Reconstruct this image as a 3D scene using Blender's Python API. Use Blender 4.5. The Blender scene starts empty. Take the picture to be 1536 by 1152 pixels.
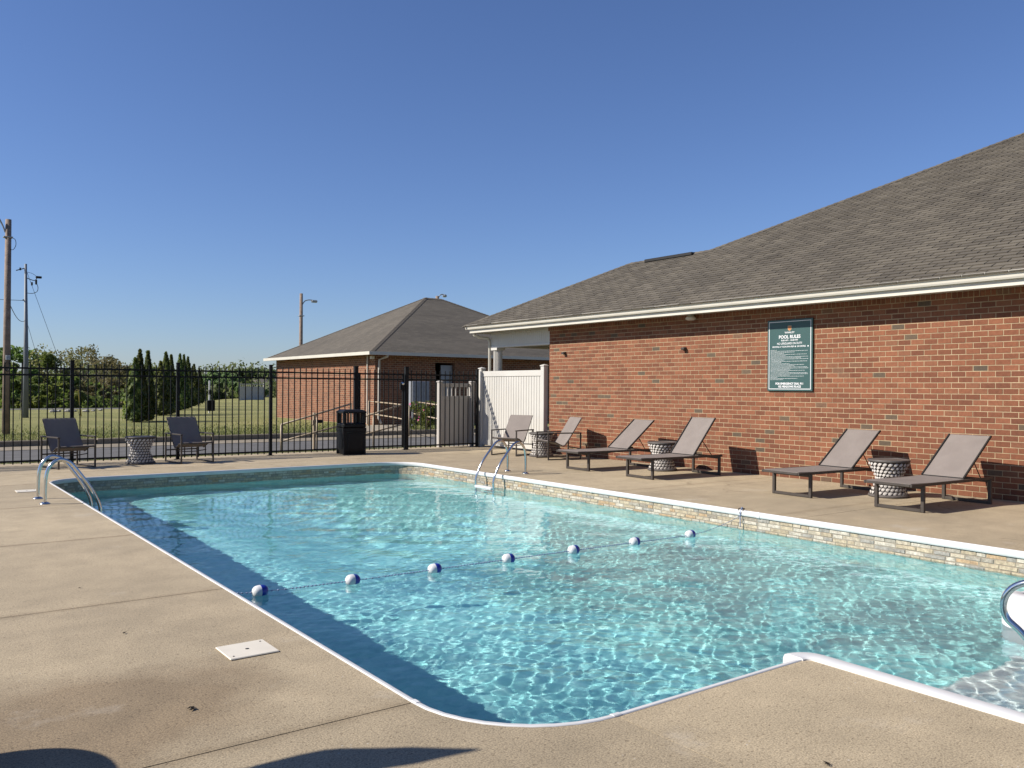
import bpy, math, random
import numpy as np
from mathutils import Matrix, Vector

sc = bpy.context.scene
random.seed(7)
RNG = np.random.default_rng(7)
PI = math.pi

# ------------------------------------------------------------------ camera
F_PX, Y0, ROLL, YAW, CAM_H = 1278.09, 582.84, 0.006445, 0.632962, 1.5
FWD = Vector((math.sin(YAW), math.cos(YAW), 0)); RGT = Vector((math.cos(YAW), -math.sin(YAW), 0)); UPV = Vector((0, 0, 1))
cam = bpy.data.cameras.new('camera'); cam_o = bpy.data.objects.new('camera', cam); sc.collection.objects.link(cam_o)
cm = Matrix((RGT*math.cos(ROLL)+UPV*math.sin(ROLL), -RGT*math.sin(ROLL)+UPV*math.cos(ROLL), -FWD)).transposed().to_4x4()
cm.translation = Vector((0, 0, CAM_H)); cam_o.matrix_world = cm
cam.sensor_width = 36; cam.lens = F_PX/1536*36; cam.shift_y = (Y0-576)/1536
cam.clip_start = 0.05; cam.clip_end = 3000
sc.camera = cam_o

# ------------------------------------------------------------------ sky, sun, exposure
SUN = Vector((-0.737, 0.320, 0.595)).normalized()
world = bpy.data.worlds.new('World'); sc.world = world; world.use_nodes = True
wn = world.node_tree
sky = wn.nodes.new('ShaderNodeTexSky'); sky.sky_type = 'NISHITA'; sky.sun_disc = False
sky.sun_elevation = math.asin(SUN.z); sky.sun_rotation = math.atan2(SUN.x, SUN.y)
sky.altitude = 0; sky.air_density = 1.0; sky.dust_density = 0.3; sky.ozone_density = 3.0
tint = wn.nodes.new('ShaderNodeMix'); tint.data_type = 'RGBA'; tint.blend_type = 'MULTIPLY'; tint.inputs[0].default_value = 1.0
tint.inputs[7].default_value = (0.80, 0.90, 1.20, 1)      # one even tint over the whole sky
wn.links.new(sky.outputs[0], tint.inputs[6]); wn.links.new(tint.outputs[2], wn.nodes['Background'].inputs[0])
wn.nodes['Background'].inputs[1].default_value = 0.066
sun = bpy.data.lights.new('sun', 'SUN'); sun.energy = 5.0; sun.angle = math.radians(0.53); sun.color = (1.0, 0.94, 0.85)
sun_o = bpy.data.objects.new('sun', sun); sc.collection.objects.link(sun_o)
sun_o.rotation_euler = SUN.to_track_quat('Z', 'Y').to_euler()
sun.cycles.is_caustics_light = True
sc.view_settings.view_transform = 'Standard'; sc.view_settings.look = 'None'
sc.view_settings.exposure = 0.60; sc.view_settings.gamma = 1.0; sc.view_settings.use_curve_mapping = False
sc.cycles.use_denoising = True
sc.cycles.max_bounces = 8; sc.cycles.transparent_max_bounces = 16
sc.cycles.sample_clamp_indirect = 6

COL = sc.collection
ALBEDO = 0.79      # all base colours are brought to this share, to suit the exposure
# ------------------------------------------------------------------ helpers
class MB:
    def __init__(s): s.v = []; s.f = []; s.uv = None; s.tone = []; s.mi = []
    def add(s, vs, fs, tone=None, mi=0):
        b = len(s.v); s.v += [tuple(p) for p in vs]
        for f in fs:
            s.f.append(tuple(i+b for i in f)); s.tone.append(0.5 if tone is None else tone); s.mi.append(mi)
        return s
    def box(s, x0, x1, y0, y1, z0, z1, tone=None, mi=0):
        v = [(x0,y0,z0),(x1,y0,z0),(x1,y1,z0),(x0,y1,z0),(x0,y0,z1),(x1,y0,z1),(x1,y1,z1),(x0,y1,z1)]
        return s.add(v, [(0,3,2,1),(4,5,6,7),(0,1,5,4),(1,2,6,5),(2,3,7,6),(3,0,4,7)], tone, mi)
    def bbox(s, x0, x1, y0, y1, z0, z1, b=0.006):
        # box with chamfered edges
        X = (x0, x1); Y = (y0, y1); Z = (z0, z1); v = []; idx = {}
        for i in (0,1):
            for j in (0,1):
                for k in (0,1):
                    sx, sy, sz = (1-2*i)*b, (1-2*j)*b, (1-2*k)*b
                    for a, p in enumerate([(X[i],Y[j]+sy,Z[k]+sz),(X[i]+sx,Y[j],Z[k]+sz),(X[i]+sx,Y[j]+sy,Z[k])]):
                        idx[i,j,k,a] = len(v); v.append(p)
        fs = []
        g = lambda i,j,k,a: idx[i,j,k,a]
        for i in (0,1):
            fs.append([g(i,0,0,0),g(i,1,0,0),g(i,1,1,0),g(i,0,1,0)][::(-1 if i==0 else 1)])
            fs.append([g(0,i,0,1),g(0,i,1,1),g(1,i,1,1),g(1,i,0,1)][::(-1 if i==0 else 1)])
            fs.append([g(0,0,i,2),g(1,0,i,2),g(1,1,i,2),g(0,1,i,2)][::(-1 if i==0 else 1)])
        for i in (0,1):
            for j in (0,1):
                fs.append([g(i,j,0,0),g(i,j,1,0),g(i,j,1,1),g(i,j,0,1)])
                fs.append([g(i,0,j,0),g(i,1,j,0),g(i,1,j,2),g(i,0,j,2)])
                fs.append([g(0,i,j,1),g(1,i,j,1),g(1,i,j,2),g(0,i,j,2)])
                for k in (0,1): fs.append([g(i,j,k,0),g(i,j,k,1),g(i,j,k,2)])
        return s.add(v, fs)
    def bar(s, p, q, w, h=None, up=(0,0,1)):
        # rectangular bar from p to q
        p = Vector(p); q = Vector(q); d = (q-p).normalized(); h = h or w
        u = Vector(up)
        if abs(d.dot(u)) > 0.98: u = Vector((1,0,0))
        a = d.cross(u).normalized()*(w/2); b = a.cross(d).normalized()*(h/2)
        v = [p-a-b, p+a-b, p+a+b, p-a+b, q-a-b, q+a-b, q+a+b, q-a+b]
        return s.add(v, [(0,1,2,3),(7,6,5,4),(0,4,5,1),(1,5,6,2),(2,6,7,3),(3,7,4,0)])
    def tube(s, pts, r, n=8, closed=False, cap=True, tone=None):
        pts = [Vector(p) for p in pts]; m = len(pts)
        rs = r if hasattr(r, '__len__') else [r]*m
        b = len(s.v); prev = None
        for i, p in enumerate(pts):
            if closed: d = pts[(i+1)%m]-pts[i-1]
            else: d = pts[min(i+1,m-1)]-pts[max(i-1,0)]
            d.normalize()
            if prev is None:
                u = Vector((0,0,1)) if abs(d.z) < 0.9 else Vector((1,0,0))
                a = d.cross(u).normalized()
            else:
                a = (prev-d*prev.dot(d)).normalized()
            prev = a; c = d.cross(a)
            for k in range(n):
                t = 2*PI*k/n; s.v.append(tuple(p+(a*math.cos(t)+c*math.sin(t))*rs[i]))
        nn = m if closed else m-1
        for i in range(nn):
            for k in range(n):
                i2 = (i+1)%m
                s.f.append((b+i*n+k, b+i*n+(k+1)%n, b+i2*n+(k+1)%n, b+i2*n+k)); s.tone.append(0.5 if tone is None else tone); s.mi.append(0)
        if cap and not closed:
            s.f.append(tuple(b+k for k in range(n))[::-1]); s.tone.append(.5); s.mi.append(0)
            s.f.append(tuple(b+(m-1)*n+k for k in range(n))); s.tone.append(.5); s.mi.append(0)
        return s
    def lathe(s, prof, n=24, c=(0,0,0), cap=True):
        b = len(s.v); m = len(prof)
        for (r, z) in prof:
            for k in range(n):
                t = 2*PI*k/n; s.v.append((c[0]+r*math.cos(t), c[1]+r*math.sin(t), c[2]+z))
        for i in range(m-1):
            for k in range(n):
                s.f.append((b+i*n+k, b+i*n+(k+1)%n, b+(i+1)*n+(k+1)%n, b+(i+1)*n+k)); s.tone.append(.5); s.mi.append(0)
        if cap:
            s.f.append(tuple(b+k for k in range(n))[::-1]); s.tone.append(.5); s.mi.append(0)
            s.f.append(tuple(b+(m-1)*n+k for k in range(n))); s.tone.append(.5); s.mi.append(0)
        return s
    def prism(s, poly, z0, z1):
        n = len(poly); b = [(x,y,z0) for x,y in poly]+[(x,y,z1) for x,y in poly]
        fs = [tuple(range(n))[::-1], tuple(range(n,2*n))]+[(i,(i+1)%n,n+(i+1)%n,n+i) for i in range(n)]
        return s.add(b, fs)
    def mesh(s, name, off=(0,0,0), smooth=False, tone=False, uv=None):
        me = bpy.data.meshes.new(name)
        if off != (0,0,0): vs = [(x-off[0],y-off[1],z-off[2]) for x,y,z in s.v]
        else: vs = s.v
        me.from_pydata(vs, [], s.f)
        if smooth: me.polygons.foreach_set('use_smooth', [True]*len(me.polygons))
        if tone:
            at = me.attributes.new('tone', 'FLOAT', 'FACE'); at.data.foreach_set('value', s.tone)
        if uv:
            l = me.uv_layers.new(name='UVMap'); dat = np.zeros((len(me.loops), 2))
            for p in me.polygons:
                for li in p.loop_indices: dat[li] = uv(Vector(s.v[me.loops[li].vertex_index]), p.normal)
            l.data.foreach_set('uv', dat.ravel())
        return me
    def build(s, name, mat, parent=None, smooth=False, tone=False, world=False, uv=None, auto=None):
        off = tuple(parent.location) if (world and parent is not None) else (0,0,0)
        if world and parent is not None and parent.parent is not None:
            off = tuple(Vector(off)+parent.parent.location)
        me = s.mesh(name, off, smooth, tone, uv)
        for m in (mat if isinstance(mat, (list, tuple)) else [mat]): me.materials.append(m)
        if isinstance(mat, (list, tuple)): me.polygons.foreach_set('material_index', s.mi)
        if auto is not None: shade_angle(me, auto)
        return put(name, me, parent)

def shade_angle(me, deg):
    me.polygons.foreach_set('use_smooth', [True]*len(me.polygons))
    try: me.set_sharp_from_angle(angle=math.radians(deg))
    except Exception: pass

def put(name, data, parent=None, loc=None):
    o = bpy.data.objects.new(name, data); COL.objects.link(o)
    if parent is not None: o.parent = parent
    if loc is not None: o.location = loc
    return o
def tag(o, label=None, cat=None, group=None, kind=None):
    if label: o['label'] = label
    if cat: o['category'] = cat
    if group: o['group'] = group
    if kind: o['kind'] = kind
    return o
def thing(name, label, cat, loc=(0,0,0), rz=0, group=None):
    o = bpy.data.objects.new(name, None); COL.objects.link(o); o.location = loc; o.rotation_euler = (0,0,rz)
    o.empty_display_size = 0.1
    return tag(o, label, cat, group)
def copy_tree(o, parent=None):
    c = o.copy(); COL.objects.link(c); c.parent = parent
    for ch in list(o.children): copy_tree(ch, c)
    return c
def at_depth(x, y, D):
    # a point at distance D along the line of sight, used only to survey where things stand
    c, s = math.cos(ROLL), math.sin(ROLL); px, py = x-768, y-Y0
    qx, qy = c*px+s*py, -s*px+c*py
    return Vector((0,0,CAM_H))+(FWD+RGT*(qx/F_PX)-UPV*(qy/F_PX))*D

# ------------------------------------------------------------------ materials
def new_mat(name):
    m = bpy.data.materials.new(name); m.use_nodes = True
    return m, m.node_tree, m.node_tree.nodes['Principled BSDF']
def N(nt, typ, **kw):
    n = nt.nodes.new(typ)
    for k, v in kw.items():
        if k.startswith('i_'):
            key = k[2:].replace('_', ' ')
            n.inputs[int(key) if key.isdigit() else key].default_value = v
        else: setattr(n, k, v)
    return n
def ramp(nt, stops):
    r = nt.nodes.new('ShaderNodeValToRGB'); e = r.color_ramp.elements
    while len(e) > len(stops): e.remove(e[-1])
    while len(e) < len(stops): e.new(0.5)
    for el, (p, c) in zip(e, stops): el.position = p; el.color = (*c, 1)
    return r
def pos(nt): return nt.nodes.new('ShaderNodeNewGeometry').outputs['Position']
def noise(nt, vec, scale, detail=4, rough=0.55, scl=None):
    if scl is not None:
        mp = N(nt, 'ShaderNodeMapping'); mp.inputs['Scale'].default_value = scl
        nt.links.new(vec, mp.inputs[0]); vec = mp.outputs[0]
    n = N(nt, 'ShaderNodeTexNoise'); n.inputs['Scale'].default_value = scale; n.inputs['Detail'].default_value = detail; n.inputs['Roughness'].default_value = rough
    nt.links.new(vec, n.inputs['Vector']); return n.outputs['Fac']
def mix(nt, a, b, fac, mode='MIX'):
    m = N(nt, 'ShaderNodeMix', data_type='RGBA', blend_type=mode)
    for s, v in ((6, a), (7, b)):
        if isinstance(v, tuple): m.inputs[s].default_value = (*v, 1)
        else: nt.links.new(v, m.inputs[s])
    if isinstance(fac, (int, float)): m.inputs[0].default_value = fac
    else: nt.links.new(fac, m.inputs[0])
    return m.outputs[2]
def math_(nt, op, a, b=None, c=None):
    m = N(nt, 'ShaderNodeMath', operation=op)
    for i, v in enumerate((a, b, c)):
        if v is None: continue
        if isinstance(v, (int, float)): m.inputs[i].default_value = v
        else: nt.links.new(v, m.inputs[i])
    return m.outputs[0]
def bump(nt, b, h, strength=0.3, dist=0.01):
    n = N(nt, 'ShaderNodeBump'); n.inputs['Strength'].default_value = strength; n.inputs['Distance'].default_value = dist
    nt.links.new(h, n.inputs['Height']); nt.links.new(n.outputs[0], b.inputs['Normal'])
def simple(name, col, rough=0.5, metal=0.0, var=0.12, scale=9, bstr=0.0, bscale=60, coat=0):
    m, nt, b = new_mat(name); p = pos(nt)
    f = noise(nt, p, scale, 5)
    c = ramp(nt, [(0.25, tuple(x*(1-var) for x in col)), (0.75, tuple(min(1, x*(1+var)) for x in col))])
    nt.links.new(f, c.inputs[0]); nt.links.new(c.outputs[0], b.inputs['Base Color'])
    b.inputs['Roughness'].default_value = rough; b.inputs['Metallic'].default_value = metal
    if bstr: bump(nt, b, noise(nt, p, bscale, 3), bstr)
    return m

def m_concrete(name, base, stain=True, grit=1.0):
    m, nt, b = new_mat(name); p = pos(nt)
    big = noise(nt, p, 0.55, 4, 0.5); mid = noise(nt, p, 3.2, 5, 0.6); fine = noise(nt, p, 120, 2, 0.8); speck = noise(nt, p, 48, 3, 0.6)
    c1 = ramp(nt, [(0.30, tuple(x*0.80 for x in base)), (0.72, tuple(min(1, x*1.07) for x in base))]); nt.links.new(big, c1.inputs[0])
    c2 = ramp(nt, [(0.3, (0.84, 0.83, 0.81)), (0.7, (1.08, 1.07, 1.05))]); nt.links.new(mid, c2.inputs[0])
    c3 = ramp(nt, [(0.30, (0.50, 0.48, 0.46)), (0.5, (1, 1, 1)), (0.70, (1.45, 1.43, 1.38))]); nt.links.new(fine, c3.inputs[0])
    c4 = ramp(nt, [(0.32, (0.55, 0.52, 0.49)), (0.43, (1.0, 1.0, 1.0)), (0.62, (1.0, 1.0, 1.0)), (0.70, (1.22, 1.20, 1.16))]); nt.links.new(speck, c4.inputs[0])
    c = mix(nt, c1.outputs[0], c2.outputs[0], 1.0, 'MULTIPLY'); c = mix(nt, c, c3.outputs[0], 1.0*grit, 'MULTIPLY'); c = mix(nt, c, c4.outputs[0], 0.85*grit, 'MULTIPLY')
    # shells and pebbles
    vo = N(nt, 'ShaderNodeTexVoronoi'); vo.inputs['Scale'].default_value = 16; nt.links.new(p, vo.inputs['Vector'])
    peb = ramp(nt, [(0.0, (1,1,1)), (0.06, (1,1,1)), (0.09, (0,0,0))]); nt.links.new(vo.outputs['Distance'], peb.inputs[0])
    gate = math_(nt, 'GREATER_THAN', noise(nt, p, 2.3, 2), 0.58)
    c = mix(nt, c, (0.62, 0.58, 0.52), math_(nt, 'MULTIPLY', peb.outputs[0], math_(nt, 'MULTIPLY', gate, 0.55)))
    oi = N(nt, 'ShaderNodeObjectInfo').outputs['Random']; sl = ramp(nt, [(0.0, (0.90, 0.895, 0.885)), (1.0, (1.05, 1.045, 1.03))]); nt.links.new(oi, sl.inputs[0])
    c = mix(nt, c, sl.outputs[0], 1.0, 'MULTIPLY')
    if stain:
        # old damp stain by the skimmer lid: an irregular darker patch with its own outline
        sep = N(nt, 'ShaderNodeSeparateXYZ'); nt.links.new(p, sep.inputs[0])
        dx = math_(nt, 'DIVIDE', math_(nt, 'SUBTRACT', sep.outputs[0], 0.75), 1.05)
        dy = math_(nt, 'DIVIDE', math_(nt, 'SUBTRACT', sep.outputs[1], 4.25), 0.75)
        r = math_(nt, 'ADD', math_(nt, 'SQRT', math_(nt, 'ADD', math_(nt, 'MULTIPLY', dx, dx), math_(nt, 'MULTIPLY', dy, dy))), math_(nt, 'MULTIPLY', math_(nt, 'SUBTRACT', noise(nt, p, 1.8, 5), 0.5), 1.1))
        st = ramp(nt, [(0.55, (1,1,1)), (1.0, (0,0,0))]); nt.links.new(r, st.inputs[0])
        c = mix(nt, c, (0.62, 0.56, 0.50), math_(nt, 'MULTIPLY', st.outputs[0], 0.85), 'MULTIPLY')
        # dirt held along the joints, and hairline cracks in a few slabs
        jm = None
        for yj in (3.55, 6.37, 9.19, 11.97, 14.75, 16.45):
            dd = math_(nt, 'ABSOLUTE', math_(nt, 'SUBTRACT', sep.outputs[1], yj)); jm = dd if jm is None else math_(nt, 'MINIMUM', jm, dd)
        jr_ = ramp(nt, [(0.0, (1,1,1)), (0.09, (0,0,0))]); nt.links.new(math_(nt, 'ADD', jm, math_(nt, 'MULTIPLY', math_(nt, 'SUBTRACT', noise(nt, p, 5, 5, 0.7), 0.42), 0.16)), jr_.inputs[0])
        c = mix(nt, c, (0.60, 0.55, 0.48), math_(nt, 'MULTIPLY', jr_.outputs[0], 0.55), 'MULTIPLY')
        wv_ = N(nt, 'ShaderNodeVectorMath', operation='MULTIPLY_ADD'); nz = N(nt, 'ShaderNodeTexNoise'); nz.inputs['Scale'].default_value = 2.2; nz.inputs['Detail'].default_value = 6; nt.links.new(p, nz.inputs['Vector'])
        nt.links.new(nz.outputs['Color'], wv_.inputs[0]); wv_.inputs[1].default_value = (.55,.55,0); nt.links.new(p, wv_.inputs[2])
        vc = N(nt, 'ShaderNodeTexVoronoi', feature='DISTANCE_TO_EDGE'); vc.inputs['Scale'].default_value = 0.33; nt.links.new(wv_.outputs[0], vc.inputs['Vector'])
        cr = ramp(nt, [(0.0, (1,1,1)), (0.0011, (0.7,0.7,0.7)), (0.0022, (0,0,0))]); nt.links.new(vc.outputs['Distance'], cr.inputs[0])
        gc = ramp(nt, [(0.50, (0,0,0)), (0.58, (1,1,1))]); nt.links.new(noise(nt, p, 0.45, 2), gc.inputs[0])
        c = mix(nt, c, (0.40, 0.36, 0.31), math_(nt, 'MULTIPLY', math_(nt, 'MULTIPLY', cr.outputs[0], gc.outputs[0]), 0.75), 'MULTIPLY')
        # pale dried splash marks
        sp_ = ramp(nt, [(0.60, (0,0,0)), (0.70, (1,1,1))]); nt.links.new(noise(nt, p, 1.3, 6, 0.65), sp_.inputs[0])
        c = mix(nt, c, (0.58, 0.52, 0.43), math_(nt, 'MULTIPLY', sp_.outputs[0], 0.28))
    nt.links.new(c, b.inputs['Base Color']); b.inputs['Roughness'].default_value = 0.85
    bump(nt, b, math_(nt, 'ADD', math_(nt, 'MULTIPLY', fine, 0.6), speck), 0.35, 0.004)
    return m

M = {}
M['deck'] = m_concrete('deck_concrete', (0.475, 0.388, 0.262))
M['joint'] = simple('joint_filler', (0.07, 0.055, 0.04), 0.95)
M['walk'] = m_concrete('walk_concrete', (0.42, 0.37, 0.29), False)
M['kerb'] = m_concrete('kerb_concrete', (0.33, 0.28, 0.205), False)
M['asphalt'] = simple('asphalt', (0.115, 0.11, 0.105), 0.95, var=0.25, scale=2, bstr=0.5, bscale=90)
M['white'] = simple('white_pvc', (0.78, 0.78, 0.77), 0.35, var=0.05, scale=2)
M['coping'] = simple('white_coping', (0.72, 0.71, 0.69), 0.4, var=0.07, scale=5)
M['vinyl'] = simple('vinyl_white', (0.62, 0.595, 0.54), 0.4, var=0.06, scale=1.5)
M['vinyl_tan'] = simple('vinyl_tan', (0.50, 0.46, 0.41), 0.45, var=0.06, scale=1.5)
M['trim'] = simple('cream_trim', (0.66, 0.62, 0.53), 0.4, var=0.07, scale=2)
M['black'] = simple('black_iron', (0.008, 0.008, 0.008), 0.6, var=0.3, scale=20)
M['plastic'] = simple('black_plastic', (0.008, 0.008, 0.009), 0.5, var=0.3, scale=8, bstr=0.1, bscale=200)
M['steel'] = simple('stainless', (0.62, 0.62, 0.60), 0.16, 1.0, var=0.06, scale=6)
M['bronze'] = simple('taupe_metal', (0.085, 0.072, 0.062), 0.45, 0.2, var=0.15)
M['dark'] = simple('dark_metal', (0.03, 0.028, 0.026), 0.5)
M['grey_metal'] = simple('grey_metal', (0.36, 0.38, 0.40), 0.5, 0.3, var=0.15, scale=1.2)
M['ramp_rail'] = simple('tan_paint', (0.42, 0.33, 0.22), 0.5, var=0.2, scale=3)
M['lid'] = simple('cream_plastic', (0.78, 0.71, 0.58), 0.45, var=0.06, scale=7)
M['mail'] = simple('mail_grey', (0.33, 0.34, 0.36), 0.45, 0.2, var=0.1)
M['blue'] = simple('blue_plastic', (0.012, 0.035, 0.36), 0.3, var=0.1)
M['rope'] = simple('rope', (0.26, 0.32, 0.48), 0.7, var=0.5, scale=160)
M['rock'] = simple('rock', (0.36, 0.34, 0.30), 0.9, var=0.3, scale=4, bstr=0.5, bscale=9)
M['leafbit'] = simple('dry_leaf', (0.035, 0.025, 0.016), 0.9, var=0.4, scale=60)
M['canvas'] = simple('canvas', (0.25, 0.22, 0.18), 0.8)
M['wire'] = simple('wire', (0.02, 0.02, 0.02), 0.7)
M['wood'] = simple('pole_wood', (0.27, 0.20, 0.155), 0.9, var=0.35, scale=6, bstr=0.5, bscale=30)
M['bark'] = simple('bark', (0.10, 0.085, 0.07), 0.95, var=0.35, scale=8)
M['yellow'] = simple('guard_yellow', (0.55, 0.42, 0.10), 0.6)
M['orange'] = simple('orange_print', (0.55, 0.20, 0.06), 0.5, var=0.25, scale=60)

for k_ in ('black', 'plastic', 'dark', 'bronze'): M[k_].node_tree.nodes['Principled BSDF'].inputs['Specular IOR Level'].default_value = 0.22
def m_sling():
    m, nt, b = new_mat('sling_fabric'); p = pos(nt)
    base = ramp(nt, [(0.3, (0.225, 0.188, 0.165)), (0.7, (0.265, 0.224, 0.197))]); nt.links.new(noise(nt, p, 4, 4), base.inputs[0])
    w = noise(nt, p, 420, 1); c2 = ramp(nt, [(0.3, (0.8,)*3), (0.7, (1.15,)*3)]); nt.links.new(w, c2.inputs[0])
    nt.links.new(mix(nt, base.outputs[0], c2.outputs[0], 0.7, 'MULTIPLY'), b.inputs['Base Color']); b.inputs['Roughness'].default_value = 0.8
    tr = N(nt, 'ShaderNodeBsdfTransparent'); ms = N(nt, 'ShaderNodeMixShader'); ms.inputs[0].default_value = 0.10
    nt.links.new(b.outputs[0], ms.inputs[1]); nt.links.new(tr.outputs[0], ms.inputs[2])
    nt.links.new(ms.outputs[0], nt.nodes['Material Output'].inputs[0])
    return m
M['sling'] = m_sling()
BL, BH = 0.2032, 0.0813            # brick module
def m_brick():
    m, nt, b = new_mat('brick'); p = pos(nt)
    sep = N(nt, 'ShaderNodeSeparateXYZ'); nt.links.new(p, sep.inputs[0])
    row = math_(nt, 'FLOOR', math_(nt, 'DIVIDE', sep.outputs[2], BH))
    col = math_(nt, 'FLOOR', math_(nt, 'ADD', math_(nt, 'DIVIDE', sep.outputs[1], BL), math_(nt, 'MULTIPLY', math_(nt, 'MODULO', row, 2.0), 0.5)))
    cb = N(nt, 'ShaderNodeCombineXYZ'); nt.links.new(col, cb.inputs[0]); nt.links.new(row, cb.inputs[1])
    wn_ = N(nt, 'ShaderNodeTexWhiteNoise', noise_dimensions='2D'); nt.links.new(cb.outputs[0], wn_.inputs['Vector'])
    v = wn_.outputs['Value']
    c = ramp(nt, [(0.0, (0.165, 0.056, 0.026)), (0.2, (0.190, 0.066, 0.030)), (0.5, (0.222, 0.078, 0.035)), (0.8, (0.270, 0.100, 0.047)), (0.972, (0.225, 0.090, 0.044)), (0.981, (0.135, 0.092, 0.056)), (1.0, (0.095, 0.070, 0.046))])
    nt.links.new(v, c.inputs[0])
    g = ramp(nt, [(0.25, (0.78, 0.75, 0.74)), (0.75, (1.16, 1.17, 1.18))]); nt.links.new(noise(nt, p, 22, 5, 0.65), g.inputs[0])
    g2 = ramp(nt, [(0.3, (0.9, 0.9, 0.9)), (0.7, (1.08, 1.08, 1.08))]); nt.links.new(noise(nt, p, 0.8, 3), g2.inputs[0])
    cc = mix(nt, c.outputs[0], g.outputs[0], 1.0, 'MULTIPLY'); cc = mix(nt, cc, g2.outputs[0], 1.0, 'MULTIPLY')
    eff = ramp(nt, [(0.66, (0,0,0)), (0.8, (1,1,1))]); nt.links.new(noise(nt, p, 5, 5, 0.7), eff.inputs[0])
    cc = mix(nt, cc, (0.42, 0.34, 0.25), math_(nt, 'MULTIPLY', eff.outputs[0], 0.25))
    dirt = ramp(nt, [(0.0, (1,1,1)), (0.42, (0,0,0))]); nt.links.new(math_(nt, 'ADD', sep.outputs[2], math_(nt, 'MULTIPLY', math_(nt, 'SUBTRACT', noise(nt, p, 1.7, 5, 0.7), 0.5), 0.7)), dirt.inputs[0])
    cc = mix(nt, cc, (0.62, 0.60, 0.58), math_(nt, 'MULTIPLY', dirt.outputs[0], 0.6), 'MULTIPLY')
    nt.links.new(cc, b.inputs['Base Color']); b.inputs['Roughness'].default_value = 0.9
    bump(nt, b, noise(nt, p, 70, 4, 0.7), 0.5, 0.004)
    return m
M['brick'] = m_brick()
M['mortar'] = simple('mortar', (0.47, 0.355, 0.215), 0.95, var=0.28, scale=5, bstr=0.4, bscale=80)

def m_brick_far():
    m, nt, b = new_mat('brick_far'); uv = N(nt, 'ShaderNodeUVMap').outputs[0]
    bt = N(nt, 'ShaderNodeTexBrick'); nt.links.new(uv, bt.inputs['Vector'])
    bt.inputs['Scale'].default_value = 1.0; bt.inputs['Brick Width'].default_value = BL; bt.inputs['Row Height'].default_value = BH
    bt.inputs['Mortar Size'].default_value = 0.007; bt.inputs['Mortar Smooth'].default_value = 0.1
    bt.inputs['Color1'].default_value = (0.15, 0.052, 0.026, 1); bt.inputs['Color2'].default_value = (0.27, 0.098, 0.046, 1); bt.inputs['Mortar'].default_value = (0.40, 0.30, 0.19, 1)
    g = ramp(nt, [(0.3, (0.85,)*3), (0.7, (1.1,)*3)]); nt.links.new(noise(nt, pos(nt), 1.5, 5), g.inputs[0])
    nt.links.new(mix(nt, bt.outputs['Color'], g.outputs[0], 1.0, 'MULTIPLY'), b.inputs['Base Color']); b.inputs['Roughness'].default_value = 0.9
    bump(nt, b, math_(nt, 'SUBTRACT', 1.0, bt.outputs['Fac']), 0.6, 0.006)
    return m
M['brick_far'] = m_brick_far()

def m_shingle(name, src):
    m, nt, b = new_mat(name); p = pos(nt)
    if src == 'attr': v = N(nt, 'ShaderNodeAttribute', attribute_name='tone').outputs['Fac']
    elif src == 'obj': v = N(nt, 'ShaderNodeObjectInfo').outputs['Random']
    else:
        uv = N(nt, 'ShaderNodeUVMap').outputs[0]; bt = N(nt, 'ShaderNodeTexBrick'); nt.links.new(uv, bt.inputs['Vector'])
        bt.inputs['Scale'].default_value = 1.0; bt.inputs['Brick Width'].default_value = 0.3; bt.inputs['Row Height'].default_value = 0.13
        bt.inputs['Mortar Size'].default_value = 0.010; bt.inputs['Mortar Smooth'].default_value = 0.4
        bt.inputs['Color1'].default_value = (0.15,)*3+(1,); bt.inputs['Color2'].default_value = (0.85,)*3+(1,); bt.inputs['Mortar'].default_value = (0,0,0,1)
        v = bt.outputs['Color']
    c = ramp(nt, [(0.0, (0.100, 0.085, 0.065)), (0.5, (0.122, 0.104, 0.079)), (1.0, (0.150, 0.129, 0.098))]); nt.links.new(v, c.inputs[0])
    gr = ramp(nt, [(0.3, (0.60,)*3), (0.72, (1.35,)*3)]); nt.links.new(noise(nt, p, 120, 2, 0.8), gr.inputs[0])
    st = ramp(nt, [(0.30, (0.74, 0.73, 0.72)), (0.60, (1.05, 1.05, 1.05))]); nt.links.new(noise(nt, p, 1.0, 5, 0.6, (0.35, 1.6, 0.35)), st.inputs[0])
    cc = mix(nt, c.outputs[0], gr.outputs[0], 0.8, 'MULTIPLY'); cc = mix(nt, cc, st.outputs[0], 0.9, 'MULTIPLY')
    nt.links.new(cc, b.inputs['Base Color']); b.inputs['Roughness'].default_value = 0.95
    h = noise(nt, p, 160, 2, 0.8)
    if src == 'uv': bump(nt, b, v, 0.8, 0.012)
    else: bump(nt, b, h, 0.5, 0.004)
    return m
M['dark_felt'] = simple('roof_felt', (0.035,0.03,0.024), 0.95)
M['shingle'] = m_shingle('shingle', 'attr'); M['shingle_obj'] = m_shingle('shingle_piece', 'obj'); M['shingle_far'] = m_shingle('shingle_far', 'uv')

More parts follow.
